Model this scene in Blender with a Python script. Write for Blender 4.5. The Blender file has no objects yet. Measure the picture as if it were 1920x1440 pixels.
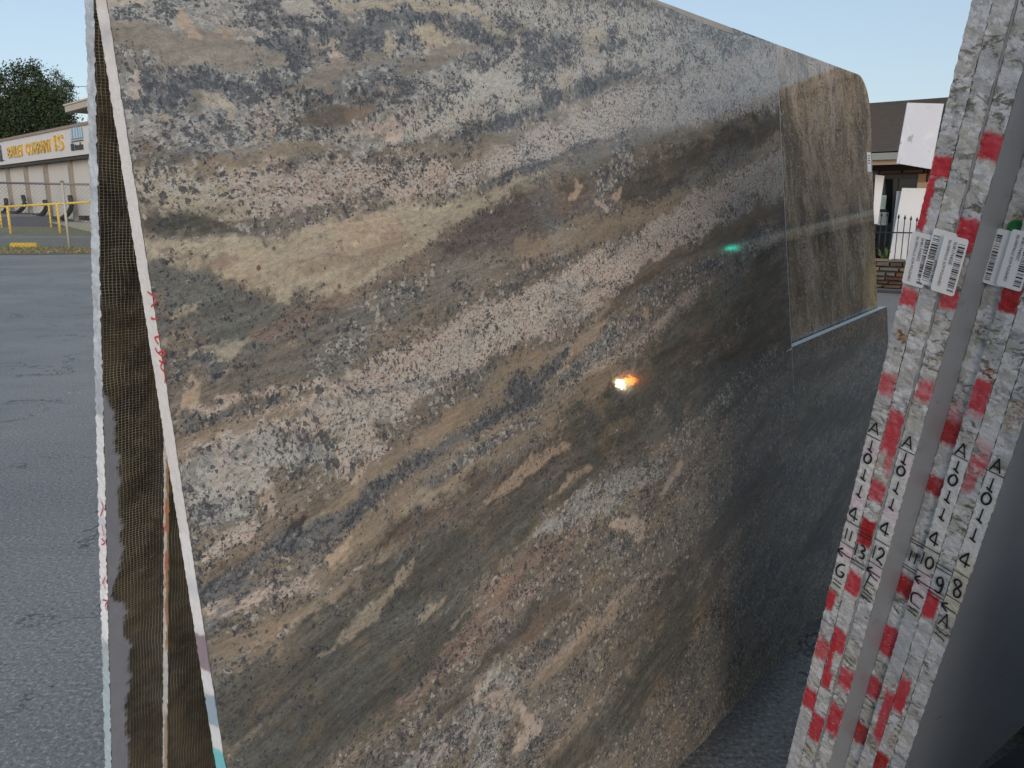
import bpy, bmesh, math, random
import numpy as np
from mathutils import Vector, Matrix
random.seed(5)
RS = np.random.RandomState(11)
sc = bpy.context.scene
COL = sc.collection
R = math.radians

# ------------------------------------------------------------------ camera
PITCH = R(12.4)
FPX = 1500.0                      # focal length in pixels of the 1920 px wide photograph
CAM = np.array([0, 0, 1.6])
cd = bpy.data.cameras.new('camera')
cam = bpy.data.objects.new('camera', cd); COL.objects.link(cam)
cam.location = CAM; cam.rotation_euler = (R(90) - PITCH, 0, 0)
cd.sensor_width = 36; cd.lens = 36 * FPX / 1920
cd.clip_start = 0.05; cd.clip_end = 3000
sc.camera = cam

# ------------------------------------------------------------------ light
SUN_EL, SUN_AZ = R(12.0), R(168)   # low veiled sun behind the camera, a little to its right (clockwise from +Y)
w = bpy.data.worlds.new('World'); sc.world = w; w.use_nodes = True
nt = w.node_tree; nt.nodes.clear()
wo = nt.nodes.new('ShaderNodeOutputWorld'); bg = nt.nodes.new('ShaderNodeBackground')
sk = nt.nodes.new('ShaderNodeTexSky'); sk.sky_type = 'NISHITA'; sk.sun_disc = False
sk.sun_elevation = SUN_EL; sk.sun_rotation = SUN_AZ; sk.air_density = 1.0; sk.dust_density = 0.9; sk.ozone_density = 1.4
bg.inputs['Strength'].default_value = 0.060
tint = nt.nodes.new('ShaderNodeMix'); tint.data_type = 'RGBA'; tint.blend_type = 'MULTIPLY'; tint.inputs[0].default_value = 1; tint.inputs[7].default_value = (1.0, .93, 1.0, 1)   # twilight haze takes a little green out
nt.links.new(sk.outputs[0], tint.inputs[6]); 
veil = nt.nodes.new('ShaderNodeMix'); veil.data_type = 'RGBA'; veil.inputs[0].default_value = .52; veil.inputs[7].default_value = (3.15, 4.0, 4.65, 1)   # thin even high haze over the whole sky
nt.links.new(tint.outputs[2], veil.inputs[6]); nt.links.new(veil.outputs[2], bg.inputs[0]); nt.links.new(bg.outputs[0], wo.inputs[0])
sd = bpy.data.lights.new('sun', 'SUN'); sd.energy = 0.70; sd.angle = R(35); sd.color = (1.0, 0.89, 0.78)
sun = bpy.data.objects.new('sun', sd); COL.objects.link(sun)
sdir = Vector((math.sin(SUN_AZ) * math.cos(SUN_EL), math.cos(SUN_AZ) * math.cos(SUN_EL), math.sin(SUN_EL)))
sun.rotation_euler = sdir.to_track_quat('Z', 'Y').to_euler()
vs = sc.view_settings
vs.view_transform = 'Standard'; vs.look = 'None'; vs.gamma = 1; vs.use_curve_mapping = False
vs.exposure = 1.50

# ------------------------------------------------------------------ helpers
Fw = np.array([0, math.cos(PITCH), -math.sin(PITCH)]); Dn = np.array([0, -math.sin(PITCH), -math.cos(PITCH)])
Xr = np.array([1.0, 0, 0])
def ray(x, y): return (x - 960) / FPX * Xr + (y - 720) / FPX * Dn + Fw
def on_plane(x, y, P, n):
    v = ray(x, y); return CAM + v * (np.dot(P - CAM, n) / np.dot(v, n))
def on_z(x, y, z=0.0):
    v = ray(x, y); return CAM + v * ((z - CAM[2]) / v[2])
def at_y(x, y, Y):
    v = ray(x, y); return CAM + v * (Y / v[1])
def proj(X):
    q = X - CAM; d = q @ Fw; return 960 + FPX * (q @ Xr) / d, 720 + FPX * (q @ Dn) / d

def lin(c):
    return tuple(((v / 255) / 12.92 if v / 255 <= .04045 else ((v / 255 + .055) / 1.055) ** 2.4) for v in c[:3])

class NT:
    def __init__(s, name):
        s.m = bpy.data.materials.new(name); s.m.use_nodes = True
        s.t = s.m.node_tree; s.t.nodes.clear()
        s.out = s.n('ShaderNodeOutputMaterial'); s.b = s.n('ShaderNodeBsdfPrincipled')
        s.l(s.b.outputs[0], s.out.inputs[0])
    def n(s, k, **kw):
        a = s.t.nodes.new(k)
        for q, v in kw.items(): setattr(a, q, v)
        return a
    def l(s, a, b): s.t.links.new(a, b)
    def val(s, sock, v):
        if isinstance(v, bpy.types.NodeSocket): s.l(v, sock)
        elif isinstance(v, tuple) and len(v) == 3 and sock.type == 'RGBA': sock.default_value = (*v, 1)
        else: sock.default_value = v
    def math(s, op, a, b=0.0, c=None, clamp=False):
        m = s.n('ShaderNodeMath', operation=op, use_clamp=clamp)
        s.val(m.inputs[0], a); s.val(m.inputs[1], b)
        if c is not None: s.val(m.inputs[2], c)
        return m.outputs[0]
    def mix(s, f, a, b, mode='MIX'):
        m = s.n('ShaderNodeMix', data_type='RGBA', blend_type=mode)
        s.val(m.inputs[0], f); s.val(m.inputs[6], a); s.val(m.inputs[7], b); return m.outputs[2]
    def noise(s, vec, scale, detail=4, rough=.6, dist=0.0, col=False):
        m = s.n('ShaderNodeTexNoise'); 
        if vec is not None: s.l(vec, m.inputs['Vector'])
        m.inputs['Scale'].default_value = scale; m.inputs['Detail'].default_value = detail
        m.inputs['Roughness'].default_value = rough; m.inputs['Distortion'].default_value = dist
        return m.outputs[1 if col else 0]
    def vor(s, vec, scale, feature='F1', out='Distance', rnd=1.0):
        m = s.n('ShaderNodeTexVoronoi', feature=feature)
        if vec is not None: s.l(vec, m.inputs['Vector'])
        m.inputs['Scale'].default_value = scale; m.inputs['Randomness'].default_value = rnd
        return m.outputs[out]
    def obj(s): return s.n('ShaderNodeTexCoord').outputs['Object']
    def stretch(s, vec, sx, sy, sz, rot=0.0, loc=(0, 0, 0)):
        m = s.n('ShaderNodeMapping'); s.l(vec, m.inputs[0]); m.inputs['Scale'].default_value = (sx, sy, sz)
        m.inputs['Rotation'].default_value = (0, 0, rot); m.inputs['Location'].default_value = loc
        return m.outputs[0]
    def step(s, v, a, b):           # smoothstep a..b
        m = s.n('ShaderNodeMapRange', interpolation_type='SMOOTHSTEP')
        s.val(m.inputs[0], v); s.val(m.inputs[1], a); s.val(m.inputs[2], b); return m.outputs[0]
    def attr(s, name, out='Color'):
        return s.n('ShaderNodeAttribute', attribute_name=name).outputs[out]
    def sep(s, c):
        m = s.n('ShaderNodeSeparateColor'); s.l(c, m.inputs[0]); return m.outputs
    def bump(s, h, strength=.3, dist=.01):
        m = s.n('ShaderNodeBump'); m.inputs['Strength'].default_value = strength; m.inputs['Distance'].default_value = dist
        s.l(h, m.inputs['Height']); s.l(m.outputs[0], s.b.inputs['Normal'])
    def fin(s, color, rough=.6, metal=0.0, spec=.5):
        s.val(s.b.inputs['Base Color'], color); s.val(s.b.inputs['Roughness'], rough)
        s.b.inputs['Metallic'].default_value = metal; s.b.inputs['Specular IOR Level'].default_value = spec
        return s.m

def simple(name, c, rough=.6, metal=0.0, var=.15, scale=8.0, bump=0.0, spec=.5):
    k = NT(name); v = k.obj()
    n = k.noise(v, scale, 5, .6)
    f = k.math('MULTIPLY_ADD', n, 2 * var, 1 - var)
    h = k.n('ShaderNodeVectorMath', operation='SCALE'); h.inputs[0].default_value = c; k.l(f, h.inputs['Scale'])
    if bump: k.bump(k.noise(v, scale * 6, 4, .6), bump, .01)
    return k.fin(h.outputs[0], rough, metal, spec)

def tag(o, label=None, cat=None, group=None, kind=None):
    if label: o['label'] = label
    if cat: o['category'] = cat
    if group: o['group'] = group
    if kind: o['kind'] = kind
    return o
def empty(name, loc=(0, 0, 0), label=None, cat=None, group=None, parent=None, mat=None):
    o = bpy.data.objects.new(name, None); COL.objects.link(o)
    o.empty_display_size = .1
    if mat is not None: o.matrix_world = mat
    else: o.location = loc
    if parent: o.parent = parent
    return tag(o, label, cat, group)
def link(name, me, mats, parent=None, world=True):
    o = bpy.data.objects.new(name, me); COL.objects.link(o)
    for m in (mats if isinstance(mats, (list, tuple)) else [mats]):
        if m is not None: me.materials.append(m)
    if parent is not None:
        o.parent = parent
        if parent.type == 'EMPTY': o.matrix_parent_inverse = Matrix.Translation(-parent.location)   # meshes are built in world coordinates
    return o
def mesh(name, vs_, fs, mats, parent=None, smooth=False, mi=None):
    me = bpy.data.meshes.new(name); me.from_pydata([tuple(map(float, v)) for v in vs_], [], fs); me.update()
    if smooth: me.shade_smooth()
    o = link(name, me, mats, parent)
    if mi is not None: me.polygons.foreach_set('material_index', mi)
    return o
class MB:
    def __init__(s): s.v = []; s.f = []
    def quad(s, a, b, c, d):
        k = len(s.v); s.v += [a, b, c, d]; s.f.append((k, k + 1, k + 2, k + 3)); return s
    def hexa(s, p):               # 8 points: bottom loop 0-3, top loop 4-7
        k = len(s.v); s.v += [np.array(q, float) for q in p]
        for f in ((0, 3, 2, 1), (4, 5, 6, 7), (0, 1, 5, 4), (1, 2, 6, 5), (2, 3, 7, 6), (3, 0, 4, 7)):
            s.f.append(tuple(k + i for i in f))
        return s
    def box(s, o, ax, ay, az):    # origin corner and three edge vectors
        o, ax, ay, az = (np.array(q, float) for q in (o, ax, ay, az))
        return s.hexa([o, o + ax, o + ax + ay, o + ay, o + az, o + ax + az, o + ax + ay + az, o + ay + az])
    def prism(s, poly, off):      # polygon of 3d points extruded by off
        k = len(s.v); n = len(poly); off = np.array(off, float)
        s.v += [np.array(q, float) for q in poly] + [np.array(q, float) + off for q in poly]
        s.f.append(tuple(range(k, k + n))); s.f.append(tuple(range(k + 2 * n - 1, k + n - 1, -1)))
        for i in range(n):
            j = (i + 1) % n; s.f.append((k + j, k + i, k + n + i, k + n + j))
        return s
    def tube(s, pts, r, seg=8):
        pts = [np.array(q, float) for q in pts]; rings = []
        for i, q in enumerate(pts):
            t = pts[min(i + 1, len(pts) - 1)] - pts[max(i - 1, 0)]; t /= np.linalg.norm(t)
            a = np.cross(t, (0, 0, 1.0)); 
            if np.linalg.norm(a) < .05: a = np.cross(t, (1.0, 0, 0))
            a /= np.linalg.norm(a); b = np.cross(t, a)
            rr = r[i] if isinstance(r, (list, tuple)) else r
            k = len(s.v); s.v += [q + rr * (math.cos(2 * math.pi * j / seg) * a + math.sin(2 * math.pi * j / seg) * b) for j in range(seg)]
            rings.append(k)
        for k0, k1 in zip(rings, rings[1:]):
            for j in range(seg):
                j2 = (j + 1) % seg; s.f.append((k0 + j, k0 + j2, k1 + j2, k1 + j))
        s.f.append(tuple(rings[0] + j for j in range(seg))[::-1]); s.f.append(tuple(rings[-1] + j for j in range(seg)))
        return s
    def build(s, name, mats, parent=None, smooth=False):
        return mesh(name, s.v, s.f, mats, parent, smooth)
def bevel(o, wd=.004, seg=2):
    m = o.modifiers.new('b', 'BEVEL'); m.width = wd; m.segments = seg; m.limit_method = 'ANGLE'; return o
def nearly(o): return o
def text_mesh(name, body, size, O, ax, ay, az, mat, parent, depth=.0, align='LEFT', xs=1.0, bold=0.0):
    cu = bpy.data.curves.new('t', 'FONT'); cu.body = body; cu.size = size; cu.extrude = depth; cu.align_x = align
    cu.offset = bold; cu.resolution_u = 3
    t = bpy.data.objects.new('t', cu); COL.objects.link(t)
    bpy.context.view_layer.update()
    me = bpy.data.meshes.new_from_object(t.evaluated_get(bpy.context.evaluated_depsgraph_get()))
    bpy.data.objects.remove(t)
    O, ax, ay, az = (np.array(q, float) for q in (O, ax, ay, az))
    for v in me.vertices:
        c = v.co; v.co = O + ax * c.x * xs + ay * c.y + az * c.z
    me.materials.clear()
    return link(name, me, mat, parent)

# numpy fractal noise on arrays of coordinates
class VN:
    def __init__(s, seed): s.g = np.random.RandomState(seed).rand(256, 256)
    def __call__(s, x, y):
        xi = np.floor(x).astype(int); yi = np.floor(y).astype(int); fx = x - xi; fy = y - yi
        fx = fx * fx * (3 - 2 * fx); fy = fy * fy * (3 - 2 * fy); g = s.g
        a = g[xi & 255, yi & 255]; b = g[(xi + 1) & 255, yi & 255]; c = g[xi & 255, (yi + 1) & 255]; d = g[(xi + 1) & 255, (yi + 1) & 255]
        return (a * (1 - fx) + b * fx) * (1 - fy) + (c * (1 - fx) + d * fx) * fy - .5
def fbm(seed, x, y, octs=4, rough=.55):
    s = 0; a = 1; t = 0
    for i in range(octs):
        s = s + a * VN(seed + i * 7)(x * 2 ** i, y * 2 ** i); t += a; a *= rough
    return s / t * 2

# ------------------------------------------------------------------ rack frame of reference (slab rows run along d)
H = R(40.8); TH = R(7.3)
d = np.array([math.sin(H), math.cos(H), 0]); nh = np.array([math.cos(H), -math.sin(H), 0]); Z = np.array([0, 0, 1.0])
up = math.cos(TH) * Z - math.sin(TH) * nh
n1 = math.cos(TH) * nh + math.sin(TH) * Z
P0 = np.array([1.10179145, 2.6240863, .15])       # foot of the front slab's face, where u = v = 0
def S(u, v, o=0.0): return P0 + d * u + up * v + n1 * o

def set_attrs(me, col, tex, flow):
    n = len(me.vertices)
    a = me.attributes.new('gcol', 'FLOAT_COLOR', 'POINT'); a.data.foreach_set('color', np.concatenate([col, np.ones((n, 1))], 1).ravel().astype('f'))
    a = me.attributes.new('gtex', 'FLOAT_COLOR', 'POINT'); a.data.foreach_set('color', np.concatenate([tex[:, :3], np.ones((n, 1))], 1).ravel().astype('f'))
    a = me.attributes.new('gst', 'FLOAT', 'POINT'); a.data.foreach_set('value', tex[:, 3].ravel().astype('f'))
    a = me.attributes.new('gflow', 'FLOAT_VECTOR', 'POINT'); a.data.foreach_set('vector', flow.ravel().astype('f'))
def grid_mesh(name, P, mat, parent, fields=None, keep=None, solid=None):
    """P: (nu, nv, 3) points -> one mesh; fields = (col, tex, flow)"""
    nu, nv = P.shape[:2]; i = np.arange(nu * nv).reshape(nu, nv)
    q = np.stack([i[:-1, :-1], i[1:, :-1], i[1:, 1:], i[:-1, 1:]], -1).reshape(-1, 4)
    if keep is not None: q = q[keep.ravel()]
    me = bpy.data.meshes.new(name); nf = len(q)
    me.vertices.add(nu * nv); me.vertices.foreach_set('co', P.reshape(-1).astype('f'))
    me.loops.add(nf * 4); me.loops.foreach_set('vertex_index', q.ravel().astype('i'))
    me.polygons.add(nf); me.polygons.foreach_set('loop_start', np.arange(0, nf * 4, 4, dtype='i')); me.polygons.foreach_set('loop_total', np.full(nf, 4, 'i'))
    me.update(calc_edges=True); me.validate()
    if fields: set_attrs(me, fields[0].reshape(-1, 3), fields[1].reshape(-1, 4), fields[2].reshape(-1, 3))
    return link(name, me, mat, parent)


# ------------------------------------------------------------------ ground
def ground_h(x, y):
    t = np.clip((y - 34 + 0 * x) / 14.0, 0, 1) * np.clip((2 - x) / 8.0, 0, 1); return 1.25 * t
def asphalt_material():
    k = NT('asphalt'); v = k.obj()
    big = k.noise(v, .35, 4, .55); mid = k.noise(v, 2.2, 5, .6); ag = k.noise(v, 62, 4, .78); st = k.vor(v, 120)
    c = k.mix(k.step(big, .35, .65), (.220, .207, .196), (.300, .276, .255))
    c = k.mix(k.math('MULTIPLY', k.step(mid, .5, .72), .35), c, (.18, .175, .178))
    c = k.mix(k.math('MULTIPLY', k.step(ag, .53, .63), .7), c, (.52, .52, .53))
    c = k.mix(k.math('MULTIPLY', k.step(k.vor(v, 46), .16, .08), k.step(k.noise(v, 30, 2), .56, .60)), c, (.42, .42, .42))
    c = k.mix(k.math('MULTIPLY', k.step(ag, .47, .36), .75), c, (.075, .075, .08))
    # worn darker streaks
    c = k.mix(k.math('MULTIPLY', k.step(k.noise(k.stretch(v, .4, 2.2, 1, .6), 1.1, 6, .72, 1.2), .54, .70), .55), c, (.16, .155, .16))
    ck = k.math('ABSOLUTE', k.math('SUBTRACT', k.noise(k.stretch(v, 1, 1, 0), .45, 7, .62, .4), .5)); ckm = k.math('MULTIPLY', k.step(ck, .0045, .0015), k.step(k.noise(v, .8, 3), .46, .54))
    c = k.mix(k.math('MULTIPLY', ckm, .75), c, (.05, .05, .052))
    oil = k.step(k.noise(v, .9, 3, .5, .3), .64, .74); c = k.mix(k.math('MULTIPLY', oil, .35), c, (.09, .085, .085))
    k.bump(k.math('ADD', ag, k.math('MULTIPLY', st, .5)), .55, .006)
    return k.fin(c, k.math('MULTIPLY_ADD', mid, .25, .55), 0, .4)
M_ASPH = asphalt_material()
gx = np.unique(np.concatenate([np.linspace(-900, -80, 18), np.linspace(-80, 40, 121), np.linspace(40, 900, 18)]))
gy = np.unique(np.concatenate([np.linspace(-400, -10, 12), np.linspace(-10, 90, 101), np.linspace(90, 1500, 20)]))
GX, GY = np.meshgrid(gx, gy, indexing='ij')
gobj = grid_mesh('ground', np.stack([GX, GY, ground_h(GX, GY)], -1), M_ASPH, None); tag(gobj, kind='structure'); gobj.data.shade_smooth()

def sheet(name, x0, x1, y0f, y1f, mat, dz, nx=60, ny=8):
    xs = np.linspace(x0, x1, nx); t = np.linspace(0, 1, ny); X, T = np.meshgrid(xs, t, indexing='ij')
    Y = y0f(X) * (1 - T) + y1f(X) * T
    o = grid_mesh(name, np.stack([X, Y, ground_h(X, Y) + dz], -1), mat, None); o.data.shade_smooth(); return o
k = NT('lane_asphalt'); v = k.obj(); a = k.noise(v, 1.2, 5, .6)
k.fin(k.mix(a, (.17, .18, .16), (.25, .25, .22)), .9); M_LANE = k.m
k = NT('dry_verge'); v = k.obj(); a = k.noise(v, 3.2, 6, .7); b = k.noise(v, 18, 4, .7)
k.fin(k.mix(k.math('MULTIPLY', b, .8), k.mix(k.step(a, .4, .6), (.22, .16, .10), (.20, .19, .11)), (.12, .10, .07)), .95); M_VERGE = k.m
k = NT('bank_grass'); v = k.obj(); a = k.noise(v, 1.6, 6, .7)
k.fin(k.mix(a, (.16, .17, .10), (.28, .26, .17)), .95); M_BANK = k.m
tag(sheet('road', -60, -8, lambda x: 33.6 + 0 * x, lambda x: 38.5 + 0 * x, M_LANE, .008), kind='structure')
tag(sheet('verge', -60, -8, lambda x: 28.6 + .5 * np.sin(x * .4), lambda x: 33.6 + 0 * x, M_VERGE, .012), kind='structure')
tag(sheet('grass_bank', -60, -8, lambda x: 38.5 + .2 * np.sin(x), lambda x: 41.2 + .3 * np.sin(x * .7), M_BANK, .012), kind='structure')
tag(sheet('far_pavement', -70, -8, lambda x: 41.2 + .3 * np.sin(x * .7), lambda x: 60 + 0 * x, simple('worn_lot', (.125, .125, .13), .9, 0, .25, 1.5), .010), kind='structure')
M_LINE = simple('faded_white_paint', (.50, .50, .46), .8, 0, .3, 4)
tag(sheet('road_line', -60, -8, lambda x: 37.2 + 0 * x, lambda x: 37.34 + 0 * x, M_LINE, .014), kind='structure')
# dry grass blades along the verge and the bank
def blades(name, n, x0, x1, y0, y1, h, cols, kind='stuff'):
    rs = np.random.RandomState(7); V = []; F = []
    X = rs.uniform(x0, x1, n); Y = rs.uniform(y0, y1, n); Hh = h * rs.uniform(.4, 1.2, n); A = rs.uniform(0, math.pi, n); Wd = rs.uniform(.012, .035, n)
    Zg = ground_h(X, Y) + .01
    for i in range(n):
        c, s = math.cos(A[i]) * Wd[i], math.sin(A[i]) * Wd[i]; lx, ly = rs.uniform(-.06, .06, 2)
        k = len(V); V += [(X[i] - c, Y[i] - s, Zg[i]), (X[i] + c, Y[i] + s, Zg[i]), (X[i] + lx, Y[i] + ly, Zg[i] + Hh[i])]; F.append((k, k + 1, k + 2))
    o = mesh(name, V, F, cols); tag(o, 'short dry brown and green grass along the edge of the asphalt', 'grass', kind=kind); return o
k = NT('blade'); v = k.obj(); a = k.noise(v, 1.5, 5, .7); k.fin(k.mix(k.step(a, .4, .6), (.25, .19, .11), (.20, .21, .11)), .9); M_BLADE = k.m
blades('verge_grass', 7000, -30, -10, 29.0, 33.4, .09, M_BLADE)
# pale litter on the lot
mb = MB()
for (x, y, s) in ((92, 474, .16), (148, 472, .20), (70, 474, .1), (131, 742, .018), (150, 741, .012)):
    p = on_z(x, y); k = len(mb.v); 
    for j in range(6): a_ = j * 1.047; mb.v.append(p + np.array([math.cos(a_) * s, math.sin(a_) * s * .6, .012 + .01 * (j % 3)]))
    mb.v.append(p + np.array([0, 0, .03 + s * .15]))
    for j in range(6): mb.f.append((k + j, k + (j + 1) % 6, k + 6))
tag(mb.build('litter', simple('pale_litter', (.6, .6, .58), .8)), 'scattered scraps of pale litter lying on the asphalt by the verge', 'litter', kind='stuff')

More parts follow.
